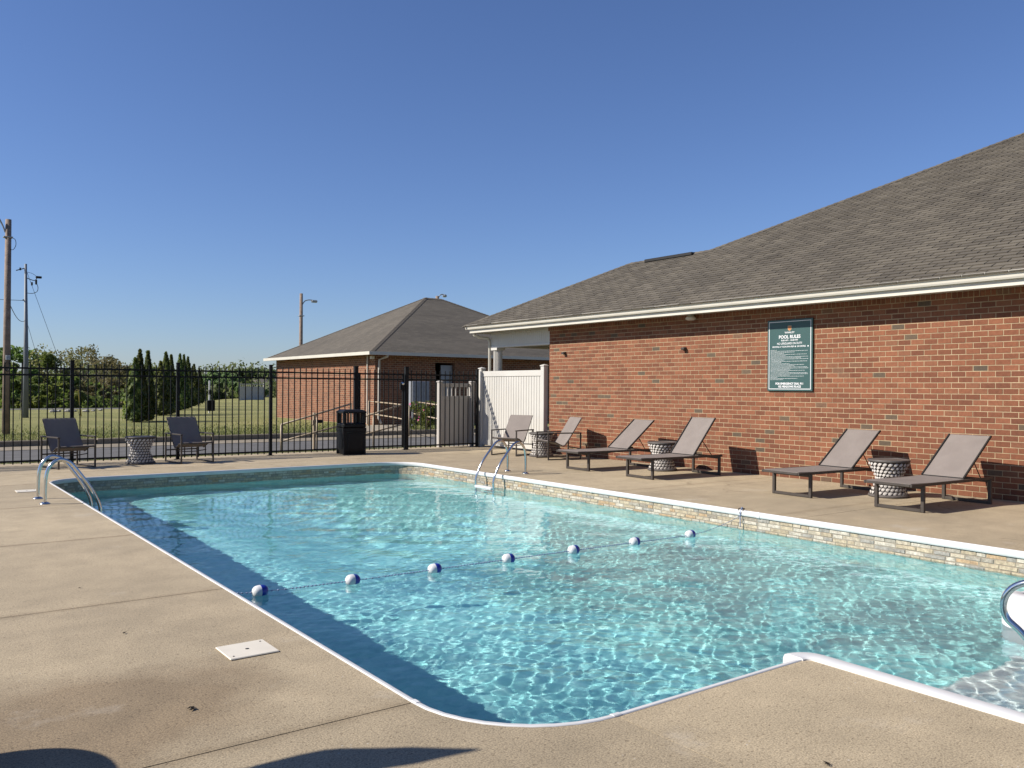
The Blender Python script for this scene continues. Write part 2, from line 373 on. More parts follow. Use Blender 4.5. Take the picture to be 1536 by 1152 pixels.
def m_stone(name, src):
    m, nt, b = new_mat(name); p = pos(nt)
    v = N(nt, 'ShaderNodeAttribute', attribute_name='tone').outputs['Fac'] if src == 'attr' else N(nt, 'ShaderNodeObjectInfo').outputs['Random']
    c = ramp(nt, [(0.0, (0.50, 0.41, 0.28)), (0.20, (0.55, 0.47, 0.35)), (0.40, (0.36, 0.335, 0.29)), (0.50, (0.43, 0.385, 0.31)), (0.60, (0.60, 0.54, 0.44)), (0.76, (0.50, 0.345, 0.20)), (0.84, (0.54, 0.45, 0.31)), (0.94, (0.37, 0.32, 0.25))])
    c.color_ramp.interpolation = 'CONSTANT'; nt.links.new(v, c.inputs[0])
    g = ramp(nt, [(0.3, (0.40, 0.39, 0.37)), (0.66, (1.25, 1.25, 1.25))]); nt.links.new(noise(nt, p, 20, 6, 0.75), g.inputs[0])
    nt.links.new(mix(nt, c.outputs[0], g.outputs[0], 0.9, 'MULTIPLY'), b.inputs['Base Color']); b.inputs['Roughness'].default_value = 0.55
    bump(nt, b, noise(nt, p, 40, 5), 0.5, 0.006)
    return m
M['stone'] = m_stone('liner_stone', 'attr'); M['stone_obj'] = m_stone('liner_stone_piece', 'obj')
def m_liner():
    m, nt, b = new_mat('vinyl_liner'); p = pos(nt)
    c = ramp(nt, [(0.3, (0.20, 0.50, 0.51)), (0.5, (0.33, 0.64, 0.63)), (0.7, (0.50, 0.76, 0.73))]); nt.links.new(noise(nt, p, 9, 6, 0.7), c.inputs[0])
    nt.links.new(c.outputs[0], b.inputs['Base Color']); b.inputs['Roughness'].default_value = 0.6; return m
M['liner'] = m_liner()
def m_water():
    m, nt, b = new_mat('water')
    b.inputs['Base Color'].default_value = (0.82, 0.97, 0.98, 1); b.inputs['Roughness'].default_value = 0.0
    b.inputs['IOR'].default_value = 1.33; b.inputs['Transmission Weight'].default_value = 1.0
    bump(nt, b, noise(nt, pos(nt), 30, 3, 0.6), 0.16, 0.004)
    return m
M['water'] = m_water()
def m_grass():
    m, nt, b = new_mat('lawn'); p = pos(nt)
    c = ramp(nt, [(0.30, (0.150, 0.165, 0.036)), (0.5, (0.250, 0.240, 0.068)), (0.72, (0.37, 0.325, 0.125))]); nt.links.new(noise(nt, p, 0.22, 6, 0.7), c.inputs[0])
    g = ramp(nt, [(0.3, (0.6,)*3), (0.7, (1.3,)*3)]); nt.links.new(noise(nt, p, 7, 5, 0.8), g.inputs[0])
    nt.links.new(mix(nt, c.outputs[0], g.outputs[0], 0.75, 'MULTIPLY'), b.inputs['Base Color']); b.inputs['Roughness'].default_value = 1.0
    bump(nt, b, noise(nt, p, 25, 4), 0.8, 0.06); return m
M['grass'] = m_grass()
def m_leaf(name, stops, trans=0.25):
    m, nt, b = new_mat(name)
    v = N(nt, 'ShaderNodeAttribute', attribute_name='tone').outputs['Fac']
    oi = N(nt, 'ShaderNodeObjectInfo').outputs['Random']
    c = ramp(nt, stops); nt.links.new(v, c.inputs[0])
    h = N(nt, 'ShaderNodeHueSaturation'); nt.links.new(c.outputs[0], h.inputs['Color'])
    nt.links.new(math_(nt, 'MULTIPLY_ADD', oi, 0.05, 0.475), h.inputs['Hue']); nt.links.new(math_(nt, 'MULTIPLY_ADD', oi, 0.5, 0.75), h.inputs['Value'])
    nt.links.new(h.outputs[0], b.inputs['Base Color']); b.inputs['Roughness'].default_value = 0.65
    tl = N(nt, 'ShaderNodeBsdfTranslucent'); nt.links.new(h.outputs[0], tl.inputs[0])
    ms = N(nt, 'ShaderNodeMixShader'); ms.inputs[0].default_value = trans
    nt.links.new(b.outputs[0], ms.inputs[1]); nt.links.new(tl.outputs[0], ms.inputs[2]); nt.links.new(ms.outputs[0], nt.nodes['Material Output'].inputs[0])
    return m
M['leaf'] = m_leaf('leaf', [(0.0, (0.085, 0.130, 0.022)), (0.5, (0.165, 0.225, 0.045)), (1.0, (0.27, 0.32, 0.075))], 0.55)
M['leaf_dry'] = m_leaf('leaf_spring', [(0.0, (0.13, 0.125, 0.045)), (0.5, (0.20, 0.18, 0.07)), (1.0, (0.28, 0.24, 0.10))], 0.5)
M['leaf_arb'] = m_leaf('leaf_arborvitae', [(0.0, (0.055, 0.090, 0.016)), (0.5, (0.130, 0.175, 0.032)), (1.0, (0.29, 0.31, 0.070))], 0.5)
M['leaf_far'] = m_leaf('leaf_far', [(0.0, (0.11, 0.165, 0.05)), (0.5, (0.165, 0.23, 0.075)), (1.0, (0.24, 0.30, 0.11))], 0.5)
M['blade'] = m_leaf('grass_blade', [(0.0, (0.11, 0.145, 0.03)), (0.6, (0.20, 0.22, 0.055)), (1.0, (0.34, 0.30, 0.12))], 0.3)
M['flower'] = simple('pink_flower', (0.55, 0.10, 0.25), 0.6)

# ------------------------------------------------------------------ ground, roads
def edge_y(x): return 60.5 if x < 13 else 60.5+(x-13)*2.1
def zt(x, y):
    if y < 18.8: return -0.04
    if y < 19.4: return -0.05
    if y < 24.8: return -0.14
    z = 0.07
    e = edge_y(x)
    if y > e: z -= min(3.2, (y-e)*0.06)
    return z
xs = [-900,-400,-200,-100,-60,-30,-15,-9.0,-4,0,4,8,12.6,16,20,26,32,40,50,70,100,160,300,600,1200]
ys = [-600,-200,-60,-20,-5.0,0,6,12,18.8,19.4,19.45,24.75,24.85,26,28,32,38,45,52,58,60.6,64,70,76,84,92,100,110,120,135,150,180,240,400,800,1600]
g = MB(); ids = {}
for j, y in enumerate(ys):
    for i, x in enumerate(xs):
        ids[i,j] = len(g.v); g.v.append((x, y, zt(x, y)))
for j in range(len(ys)-1):
    for i in range(len(xs)-1):
        if -9.0 <= xs[i] and xs[i+1] <= 12.6 and ys[j] >= -5.0 and ys[j+1] <= 18.8: continue
        g.f.append((ids[i,j],ids[i+1,j],ids[i+1,j+1],ids[i,j+1])); g.tone.append(.5); g.mi.append(0)
tag(g.build('ground', M['grass'], smooth=True), kind='structure')
tag(MB().box(-150, 150, 19.38, 23.35, -0.3, -0.055).build('road', M['asphalt']), kind='structure')
tag(MB().box(-150, 150, 23.36, 24.74, -0.3, -0.045).build('concrete_gutter', M['kerb']), kind='structure')
tag(MB().add([(-60,56.6,.075),(12.4,57.6,.075),(12.8,60.0,.075),(-60,59.0,.075)], [(0,1,2,3)]).build('far_road', M['asphalt']), kind='structure')
kerb = tag(bpy.data.objects.new('kerb', None), kind='structure'); COL.objects.link(kerb)
k_me = MB().bbox(-1.49, 1.49, -0.075, 0.075, -0.2, 0.10, 0.02).mesh('kerb_stone'); k_me.materials.append(M['kerb'])
for i in range(-4, 14): put('kerb_stone', k_me, kerb, (i*3.0, 24.82, 0))
tag(MB().prism([(11.9,24.90),(14.2,24.90),(15.2,27.6),(16.2,28.9),(13.4,28.9),(12.9,27.6)], 0.0, 0.095).build('walkway', M['walk']), kind='structure')
# dry grass blades on the strip and along the kerb
gb = MB()
for i in range(26000):
    u = random.random()
    if u < 0.32: x, y = random.uniform(0.5, 12), random.uniform(18.82, 19.42); z = zt(x,y)
    else: x, y = random.uniform(-2, 17), 24.9+abs(random.gauss(0, 3.2)); z = 0.07
    if y > 24.6 and 11.9+(y-24.9)*.4 < x < 14.2+(y-24.9)*.45: continue
    if x > 14.8 and y > 28.8: continue
    h = random.uniform(.03, .07)*(0.8 if u < .32 else 1.2); t = random.random()*2*PI; w = .012
    dx, dy = math.cos(t)*w, math.sin(t)*w; lx, ly = random.gauss(0,.025), random.gauss(0,.025)
    gb.add([(x-dx,y-dy,z),(x+dx,y+dy,z),(x+lx,y+ly,z+h)], [(0,1,2)], random.random())
tag(gb.build('grass', M['blade'], tone=True), 'short dry grass along the kerb and fence', 'grass', kind='stuff')

# ------------------------------------------------------------------ pool outline
def fillet(corners, n=10):
    out = []; m = len(corners)
    for i in range(m):
        p0 = Vector(corners[i-1][:2]); p = Vector(corners[i][:2]); p1 = Vector(corners[(i+1)%m][:2]); r = corners[i][2]
        d0 = (p0-p).normalized(); d1 = (p1-p).normalized()
        a = p+d0*r; b = p+d1*r; c = p+(d0+d1)*r
        t0 = math.atan2(a.y-c.y, a.x-c.x); t1 = math.atan2(b.y-c.y, b.x-c.x); dt = (t1-t0+PI)%(2*PI)-PI
        out.append([(c.x+r*math.cos(t0+dt*k/n), c.y+r*math.sin(t0+dt*k/n)) for k in range(n+1)])
    return out
PX0, PX1, PY0, PY1 = 2.03, 8.60, 2.86, 15.35
AX0, AX1, AY0 = 4.16, 6.75, 0.9
arcs = fillet([(PX0,PY0,.68),(AX0,PY0,.05),(AX0,AY0,.15),(AX1,AY0,.15),(AX1,PY0,.05),(PX1,PY0,.7),(PX1,PY1,.75),(PX0,PY1,.6)])
PATH = [p for a in arcs for p in a]

# ------------------------------------------------------------------ deck slabs
deck = tag(bpy.data.objects.new('pool_deck', None), kind='structure'); COL.objects.link(deck)
G_ = 0.004
def slab(poly):
    c = (sum(p[0] for p in poly)/len(poly), sum(p[1] for p in poly)/len(poly))
    mb = MB().prism(poly, -0.11, 0.0)
    mb.build('slab', M['deck'], deck)
def rect(x0, x1, y0, y1): return [(x0+G_,y0+G_),(x1-G_,y0+G_),(x1-G_,y1-G_),(x0+G_,y1-G_)]
NL, FR, FL = arcs[0], arcs[6], arcs[7]   # NL arc runs from left wall down to near wall
jl = [3.55, 6.37, 9.19, 11.97, 14.75]
for a, b in zip(jl[:-1], jl[1:]):
    slab(rect(-4.6, -1.6, a, b)); slab([(-1.6+G_,a+G_),(PX0,a+G_),(PX0,b-G_),(-1.6+G_,b-G_)])
slab(rect(-9, -4.6, -5, 18.75))
# near-left slab with the rounded corner
XJ = 2.71
slab(rect(-4.6,-1.6,-5,3.55)); slab([(-1.6+G_,-5),(XJ-.0015,-5),(XJ-.0015,PY0)]+[p for p in NL[::-1] if p[0] < XJ-.02]+[(PX0,3.55-G_),(-1.6+G_,3.55-G_)])
slab([(XJ+.0015,-5),(AX0,-5),(AX0,PY0-.05)]+arcs[1][::-1]+[(XJ+.0015,PY0)])
slab([(AX0+G_,-5),(AX1-G_,-5),(AX1-G_,AY0+.15)]+arcs[3][::-1]+arcs[2][::-1]+[(AX0+G_,AY0+.15)])
slab([(AX1+G_,-5),(12.45,-5),(12.45,2.86-G_),(8.0,2.86-G_),(7.9,PY0)]+[]+arcs[4][::-1]+[(AX1,2.6)])
# right side slabs
jr = [3.30, 6.06, 8.85, 11.62, 14.45]
slab([(12.45,2.86+G_),(12.45,3.30-G_),(PX1+.01,3.30-G_)]+[p for p in arcs[5][::-1] if p[1] < 3.28 and p[0]>8.05])
for a, b in zip(jr[:-1], jr[1:]): slab([(PX1,a+G_),(12.45,a+G_),(12.45,b-G_),(PX1,b-G_)])
# far slabs
slab([(PX1,14.45+G_),(12.45,14.45+G_),(12.45,16.45-G_),(7.85,16.45-G_),(7.85,PY1)]+FR[::-1])
slab([(5.2+G_,PY1),(7.85-2*G_,PY1),(7.85-2*G_,16.45-G_),(5.2+G_,16.45-G_)])
slab([(2.63,PY1),(5.2-G_,PY1),(5.2-G_,16.45-G_),(2.63,16.45-G_)])
slab([(-1.6+G_,14.75+G_),(PX0,14.75+G_)]+FL[::-1]+[(2.63-2*G_,16.45-G_),(-1.6+G_,16.45-G_)])
slab(rect(-4.6,-1.6,14.75,18.75))
for a, b in ((-1.6,2.3),(2.3,5.2),(5.2,7.85),(7.85,10.3),(10.3,12.46)): slab(rect(a, b, 16.45, 18.78))
slab([(12.46,15.55),(15.2,15.55),(15.2,18.78),(12.46,18.78)])
# filler under the joints (not under the pool)
jf = MB()
for r in ((-9,PX0-.02,-5,18.7),(PX1+.02,12.45,-5,18.7),(PX0-.02,PX1+.02,PY1+.02,18.7),(PX0-.02,PX1+.02,-5,AY0-.02),(PX0-.02,AX0-.02,AY0-.02,PY0-.02),(AX1+.02,PX1+.02,AY0-.02,PY0-.02)):
    jf.add([(r[0],r[2],-.02),(r[1],r[2],-.02),(r[1],r[3],-.02),(r[0],r[3],-.02)], [(0,1,2,3)])
jf.build('joint_filler', M['joint'], deck)

# ------------------------------------------------------------------ swimming pool
pool = thing('swimming_pool', 'in-ground swimming pool with white coping and stone-pattern liner set in the deck', 'swimming pool', (5.3, 9.0, 0))
n = len(PATH)
w_ = MB()
w_.v = [(x,y,-.04) for x,y in PATH]+[(x,y,-2.6) for x,y in PATH]
for i in range(n): w_.f.append((i,(i+1)%n,n+(i+1)%n,n+i)); w_.tone.append(.5); w_.mi.append(0)
lw = w_.build('liner_wall', M['liner'], pool, world=True)
def fz(y):
    if y < 6.9: return -1.12
    if y < 10.5: return -1.12-(y-6.9)*0.26
    return -2.056
yy = [AY0-.1, 2.8, 4, 5.5, 6.9, 8, 9.2, 10.5, 12, 15.5]
xx = np.concatenate([[PX0-.05], np.linspace(PX0+.05, PX1-.05, 24), [PX1+.05]]).tolist(); yy = [AY0-.1, 2.8, 4, 5.5, 6.9]+np.linspace(7.2, 15.4, 26).tolist()+[15.5]
def fzz(x, y):
    side = 1.0+.62*max(0.0, min(x-PX0, PX1-x)-1.25); end = 1.0+.62*max(0.0, PY1-y-.75)
    return max(fz(y), -max(1.12, min(side, end)))
fl_ = MB(); nxx = len(xx); fl_.v = [(x,y,fzz(x,y)) for y in yy for x in xx]
for j in range(len(yy)-1):
    for i in range(nxx-1): fl_.f.append((j*nxx+i,j*nxx+i+1,(j+1)*nxx+i+1,(j+1)*nxx+i)); fl_.tone.append(.5); fl_.mi.append(0)
lf = fl_.build('liner_floor', M['liner'], pool, world=True, smooth=True)
CAUST = [lw, lf]
# coping: swept profile in pieces
def arc_sub(path, s0, s1):
    # portion of the closed path between arc lengths
    P = [Vector(p) for p in path]+[Vector(path[0])]; L = [0]
    for a, b in zip(P[:-1], P[1:]): L.append(L[-1]+(b-a).length)
    tot = L[-1]; s0 %= tot; out = []
    if s1 <= s0: s1 += tot
    def pt(s):
        s %= tot
        for i in range(len(L)-1):
            if L[i] <= s <= L[i+1]+1e-9 and L[i+1] > L[i]: return P[i].lerp(P[i+1], (s-L[i])/(L[i+1]-L[i]))
        return P[0].copy()
    ss = [s0]+sorted([l+k*tot for l in L[:-1] for k in (0,1) if s0+1e-4 < l+k*tot < s1-1e-4])+[s1]
    return [pt(s) for s in ss], tot
def arclen_of(q):
    best = (9, 0); s = 0
    P = PATH+[PATH[0]]
    for a, b in zip(P[:-1], P[1:]):
        a = Vector(a); b = Vector(b); d = b-a; l = d.length
        if l < 1e-6: continue
        t = max(0, min(1, (Vector(q)-a).dot(d)/l/l)); dd = (a+d*t-Vector(q)).length
        if dd < best[0]: best = (dd, s+l*t)
        s += l
    return best[1]
PROF = [(-.006,-.02),(-.006,.002),(-.002,.006),(.016,.007),(.026,.001),(.031,-.012),(.030,-.05),(.022,-.062),(.004,-.064)]
PROF_W = [(-.012,-.02),(-.012,.008),(-.004,.014),(.085,.016),(.108,.008),(.118,-.012),(.120,-.10),(.120,-.60),(.0,-.60)]
def sweep(pts, prof):
    mb = MB(); m = len(prof)
    for i, p in enumerate(pts):
        d0 = (pts[i]-pts[i-1]).normalized() if i > 0 else (pts[1]-pts[0]).normalized()
        d1 = (pts[i+1]-pts[i]).normalized() if i < len(pts)-1 else d0
        t = (d0+d1).normalized(); nrm = Vector((-t.y, t.x)); k = 1/max(.5, nrm.dot(Vector((-d0.y,d0.x))))
        for o, z in prof: mb.v.append((p.x+nrm.x*o*k, p.y+nrm.y*o*k, z))
    for i in range(len(pts)-1):
        for j in range(m-1):
            a = i*m+j; mb.f.append((a, a+1, a+m+1, a+m)); mb.tone.append(.5); mb.mi.append(0)
    mb.f.append(tuple(range(m))); mb.f.append(tuple(range((len(pts)-1)*m, len(pts)*m))[::-1]); mb.tone += [.5,.5]; mb.mi += [0,0]
    return mb
cuts = [arclen_of(q) for q in [(2.71,2.86),(4.10,2.86),(6.81,2.86),(8.6,3.56),(8.6,6.6),(8.6,9.65),(8.6,12.7),(8.6,14.6),(7.85,15.35),(4.8,15.35),(2.63,15.35),(2.03,14.75),(2.03,12.2),(2.03,9.3),(2.03,6.4),(2.03,3.54)]]
for i in range(len(cuts)):
    pts, tot = arc_sub(PATH, cuts[i]+.0015, cuts[(i+1)%len(cuts)]-.0015)
    pts = [p for k, p in enumerate(pts) if k == 0 or (p-pts[k-1]).length > 1e-4]
    wide = i == 1
    sweep(pts, PROF_W if wide else PROF).build('step_rim' if wide else 'coping', M['coping'], pool, world=True, auto=40)
for q, d in (((2.03,3.54),(0,1)),((2.03,9.3),(0,1)),((8.6,14.6),(0,1)),((7.85,15.35),(1,0)),((2.71,2.86),(1,0)),((8.6,6.6),(0,1)),((8.6,9.65),(0,1))):
    pts, _ = arc_sub(PATH, arclen_of(q)-.022, arclen_of(q)+.022)
    sweep([p for k,p in enumerate(pts) if k == 0 or (p-pts[k-1]).length > 1e-4], [(o*1.12+.0005, z+(.003 if z > 0 else -.004)) for o, z in PROF]).build('coping_clip', M['coping'], pool, world=True)
# steps in the alcove
for k, (ya, yb, zz) in enumerate(((.9,1.55,-.36),(1.55,2.2,-.62),(2.2,2.82,-.88))):
    st = MB().bbox(AX0+.16, AX1-.16, ya, yb, -1.2, zz, .03).build('step', M['white'], pool, world=True); CAUST.append(st)
# liner stones around the top of the wall
stones = []
def stone_piece(p, d, nrm, s0, s1, z0, z1):
    pass
total = arc_sub(PATH, 0, 1)[1]
s_from, s_to = arclen_of((8.6,3.6)), arclen_of((2.03,3.58))
rowz = [(-.066,-.112),(-.114,-.158),(-.160,-.203),(-.205,-.250),(-.252,-.292)]
P_all = {}
def path_at(s):
    pts, _ = arc_sub(PATH, s, s+.02); return pts[0], (pts[-1]-pts[0]).normalized()
cell = []
for r, (z1, z0) in enumerate(rowz):
    s = s_from+random.uniform(-.1, 0)
    while s < s_to:
        L = random.choice((.09,.12,.14,.17,.20,.24))*random.uniform(.85,1.15)
        zz0 = z0-(random.choice((0,0,.018,-.02)) if r == 4 else 0)
        cell.append((s+.002, s+L-.002, zz0+.001+random.uniform(0,.004), z1-.001-random.uniform(0,.004), random.random(), random.uniform(.003,.010)))
        s += L
unit = MB(); unit.v = [(-.5,0,-.5),(.5,0,-.5),(.5,0,.5),(-.5,0,.5),(-.46,1,-.42),(.47,1,-.44),(.45,1,.43),(-.47,1,.44)]
unit.f = [(4,5,6,7),(0,1,5,4),(1,2,6,5),(2,3,7,6),(3,0,4,7)]; unit.tone = [.5]*5; unit.mi = [0]*5
stone_me = unit.mesh('stone'); stone_me.materials.append(M['stone_obj'])
s_fr = arclen_of((8.6,14.6))
joined = MB(); npart = 0
cell.sort(key=lambda c: c[0])
for (a, b, z0, z1, tn, th) in cell:
    p, d = path_at((a+b)/2); nrm = Vector((-d.y, d.x))
    vis = p.x > 8.5 and p.y > 3.9 or p.y > 15
    if vis and npart < 300 and (b-a) > .1:
        o = put('stone', stone_me, pool)
        mtx = Matrix(((d.x*(b-a), nrm.x*th, 0, p.x-pool.location.x),(d.y*(b-a), nrm.y*th, 0, p.y-pool.location.y),(0,0,z1-z0,(z0+z1)/2),(0,0,0,1)))
        o.matrix_basis = mtx; CAUST.append(o); npart += 1
    else:
        vs = []
        for (x, y, z) in unit.v: q = p+d*(x*(b-a))+nrm*(y*th); vs.append((q.x, q.y, (z0+z1)/2+z*(z1-z0)))
        joined.add(vs, unit.f, tn)
so = joined.build('stone_band', M['stone'], pool, world=True, tone=True); so['kind'] = 'stuff'; CAUST.append(so)
gr = MB(); gi = [p for p in PATH]
for i in range(n):
    a, b = Vector(PATH[i]), Vector(PATH[(i+1)%n]); d = (b-a)
    if d.length < 1e-6: continue
    nn = Vector((-d.y, d.x)).normalized()*.002
    gr.add([(a.x+nn.x,a.y+nn.y,-.06),(b.x+nn.x,b.y+nn.y,-.06),(b.x+nn.x,b.y+nn.y,-.275),(a.x+nn.x,a.y+nn.y,-.275)], [(0,1,2,3)])
CAUST.append(gr.build('stone_backing', simple('stone_joint', (.30,.26,.20), .8), pool, world=True))
for o in CAUST: o.cycles.is_caustics_receiver = True

# ------------------------------------------------------------------ water
mg = .03
gx = np.arange(PX0-mg, PX1+mg+.0105, .0105); gy = np.concatenate([np.arange(AY0-mg, 8.6, .0105), np.arange(8.6, PY1+mg+.019, .019)])
nx, ny = len(gx), len(gy)
X, Y = np.meshgrid(gx.astype(np.float32), gy.astype(np.float32))
H = np.zeros_like(X); rg = np.random.default_rng(3)
deep = np.clip((Y-7.0)/4.0, 0, 1); deep = deep*deep*(3-2*deep)
near = np.clip((4.2-Y)/3.0, 0, 1)*np.clip((X-4)/2, 0, 1)
gust = np.zeros_like(X)
for i in range(7):
    k = 2*PI/rg.uniform(1.2, 4.5); th = rg.uniform(0, 2*PI); gust += np.cos(k*(X*math.cos(th)+Y*math.sin(th))+rg.uniform(0, 6.28))/7
gust = np.clip(1+.9*gust, .65, 1.2)
for i in range(46):                     # short ripples
    lam = math.exp(rg.uniform(math.log(.05), math.log(.15))); k = 2*PI/lam; th = rg.uniform(0, 2*PI)
    H += (0.30/k**2)*gust*(1-.62*deep)*(1+.3*near)*np.cos(k*(X*math.cos(th)+Y*math.sin(th))+rg.uniform(0, 6.28))
for i in range(22):                     # longer swell
    lam = math.exp(rg.uniform(math.log(.22), math.log(.9))); k = 2*PI/lam; th = rg.uniform(0, 2*PI)
    H += (0.0062/k)*(1+.05*deep)*(1+.4*near)*np.cos(k*(X*math.cos(th)+Y*math.sin(th))+rg.uniform(0, 6.28))
inside = np.zeros_like(X, bool)
for (x0,x1,y0,y1) in ((PX0,PX1,PY0,PY1),(AX0,AX1,AY0,PY0+.2)):
    inside |= (X > x0-mg-.001) & (X < x1+mg+.001) & (Y > y0-mg-.001) & (Y < y1+mg+.001)
for (cx, cy, r, sx, sy) in ((PX0+.68,PY0+.68,.68,-1,-1),(PX1-.7,PY0+.7,.7,1,-1),(PX1-.75,PY1-.75,.75,1,1),(PX0+.6,PY1-.6,.6,-1,1)):
    inside &= ~(((X-cx)*sx > 0) & ((Y-cy)*sy > 0) & (np.hypot(X-cx, Y-cy) > r+.03))
idx = np.arange(nx*ny).reshape(ny, nx)
q = np.stack([idx[:-1,:-1], idx[:-1,1:], idx[1:,1:], idx[1:,:-1]], -1).reshape(-1, 4)
ok = inside.reshape(-1)[q].all(1); q = q[ok]
used = np.unique(q); remap = -np.ones(nx*ny, np.int32); remap[used] = np.arange(len(used), dtype=np.int32)
V = np.stack([X, Y, H-.225], -1).reshape(-1, 3)[used]; q = remap[q]
wme = bpy.data.meshes.new('water'); wme.vertices.add(len(V)); wme.vertices.foreach_set('co', V.ravel().astype(np.float32))
wme.loops.add(q.size); wme.loops.foreach_set('vertex_index', q.ravel().astype(np.int32))
wme.polygons.add(len(q)); wme.polygons.foreach_set('loop_start', np.arange(0, q.size, 4, dtype=np.int32)); wme.update(calc_edges=True); wme.validate()
wme.polygons.foreach_set('use_smooth', np.ones(len(wme.polygons), bool)); wme.materials.append(M['water'])
water = tag(put('water', wme), kind='structure'); water.cycles.is_caustics_caster = True

# ------------------------------------------------------------------ pool house (right)
WX = 12.45; WY1 = 15.5
house = thing('pool_house', 'long red brick pool house with low shingled hip roof along the right side', 'building', (WX, 10.0, 0))
wall = MB().box(WX+.004, WX+.22, 0.2, WY1-.006, -.1, 2.95).build('wall', M['mortar'], house, world=True)
MB().box(WX+.23, 17.0, WY1-.25, WY1-.03, -.1, 2.95).build('side_wall', M['mortar'], house, world=True)
brick_me = MB().box(0, .05, -BL/2+.0058, BL/2-.0058, -BH/2+.0058, BH/2-.0058).mesh('brick'); brick_me.materials.append(M['brick'])
bf = MB(); cand = []
NR = 35
for r in range(NR):
    z = r*BH+BH/2
    k0 = int(0.2/BL)
    for k in range(k0, int(WY1/BL)+2):
        y = k*BL+BL/2-(.5*BL if r % 2 else 0)
        y0, y1 = y-BL/2+.0058, y+BL/2-.0058
        if y0 > WY1 or y1 < .2: continue
        if y1 > WY1: y1 = WY1
        cand.append((y, z, y0, y1))
vis = sorted([c for c in cand if c[0] > 5.25 and c[3]-c[2] > BL-.02 and not (c[1] < .95 and 5.3 < c[0] < 6.2)], key=lambda c: c[0])[:298]
vs_ = set(vis)
for c in cand:
    y, z, y0, y1 = c
    jx = random.uniform(-.0015, .0015)
    if c in vs_: put('brick', brick_me, wall, (jx, y-10.0, z))
    else: bf.box(WX+jx, WX+.05, y0, y1, z-BH/2+.0058, z+BH/2-.0058)
o = bf.build('brickwork', M['brick'], wall, world=True); o['kind'] = 'stuff'
rl = MB(); y = .2
while y < WY1:
    rl.box(WX+random.uniform(-.002,.002), WX+.05, y, y+.068, NR*BH+.005, 2.935); y += .078
o = rl.build('rowlock_course', M['brick'], wall, world=True); o['kind'] = 'stuff'
# eave: soffit, fascia, gutter
GX, GZ, GY = 11.9, 3.10, 18.28; PITCH = 0.515
MB().box(GX+.11, WX+.2, -3.5, GY-.1, 2.936, 2.946).build('soffit', M['trim'], house, world=True)
MB().box(GX+.085, GX+.11, -3.5, GY-.09, 2.905, 3.075).build('fascia', M['trim'], house, world=True)
gp = [(0.085,.075),(0.07,-.005),(.03,-.01),(.018,.015),(.012,.055),(-.006,.075),(-.012,.10),(-.002,.103),(.004,.097),(.012,.08)]
gm = MB()
for yy_ in (-3.5, GY):
    for (dx, dz) in gp: gm.v.append((GX+dx, yy_, 3.0+dz))
mm = len(gp)
for j in range(mm-1): gm.f.append((j, j+1, mm+j+1, mm+j)); gm.tone.append(.5); gm.mi.append(0)
gm.add([(GX+dx, GY, 3.0+dz) for dx, dz in gp], [tuple(range(mm))])
gm.build('gutter', M['trim'], house, world=True)
# end eave (hidden side) and porch
MB().box(GX+.1, 17.8, GY-.105, GY-.09, 2.905, 3.075).build('end_fascia', M['trim'], house, world=True)
MB().box(WX+.19, 17.0, WY1, GY-.11, 2.95, 2.96).build('porch_ceiling', M['trim'], house, world=True)
bm_ = MB(); bm_.box(WX+.03, WX+.2, WY1, 17.95, 2.56, 2.935)
y = WY1+.01
while y < 17.9: bm_.box(WX+.018, WX+.03, y, y+.072, 2.60, 2.90); y += .08
bm_.box(WX+.01, WX+.21, WY1, 17.96, 2.535, 2.575)
bm_.build('porch_beam', M['vinyl'], house, world=True)
bm_ = MB(); bm_.box(WX+.2, 16.5, 17.75, 17.92, 2.56, 2.93); bm_.build('porch_beam', M['vinyl'], house, world=True)
cl = MB()
prof = []
nf = 24
for z in (0.0, 2.5):
    for k in range(nf*2):
        t = 2*PI*k/(nf*2); r = .112 if k % 2 else .098
        cl.v.append((WX+.1+r*math.cos(t), 17.72+r*math.sin(t), z))
for k in range(nf*2): cl.f.append((k,(k+1)%(nf*2),nf*2+(k+1)%(nf*2),nf*2+k)); cl.tone.append(.5); cl.mi.append(0)
cl.box(WX-.03, WX+.23, 17.59, 17.85, 2.47, 2.533)
cl.build('porch_column', M['vinyl'], house, world=True)
MB().tube([(12.05,18.12,2.99),(12.07,18.1,2.86),(12.2,18.05,2.80),(12.42,17.98,2.78),(12.46,17.96,2.68),(12.46,17.96,.1)], .04, 8).build('downspout', M['trim'], house, world=True, smooth=True)
# roof
RX1, RY1, RY2 = 14.87, 15.31, 12.80; BX = 20.4
def rz(x): return GZ+PITCH*(x-GX)
rd = MB()
RB = .02
def P(x, y): return (x, y, rz(x)-RB)
by = RY2-(BX-RX1)
rd.add([P(GX-.02,-4), P(GX-.02,GY), P(RX1,RY1), P(RX1,RY2), P(BX,by), P(BX,-4)], [(0,5,4,3,2,1)])
ex = 2*RX1-GX
def zb(d): return GZ+PITCH*d-RB
rd.add([P(GX-.02,GY+.0), (ex,GY,GZ-RB), P(RX1,RY1)], [(0,2,1)])                                  # end hip
rd.add([(ex,GY,GZ-RB), (ex,15.77,GZ-RB), (RX1,RY2,rz(RX1)-RB), (RX1,RY1,rz(RX1)-RB)], [(0,3,2,1)])          # back of the porch wing
rd.add([P(RX1,RY2), (ex,15.77,GZ-RB), (2*BX-GX,15.77,GZ-RB), (BX,by,rz(BX)-RB)], [(0,3,2,1)])                 # big hip end
rd.add([(BX,by,rz(BX)-RB), (2*BX-GX,15.77,GZ-RB), (2*BX-GX,-4,GZ-RB), (BX,-4,rz(BX)-RB)], [(0,1,2,3)])
roof = rd.build('roof', M['dark_felt'], house, world=True, tone=True)
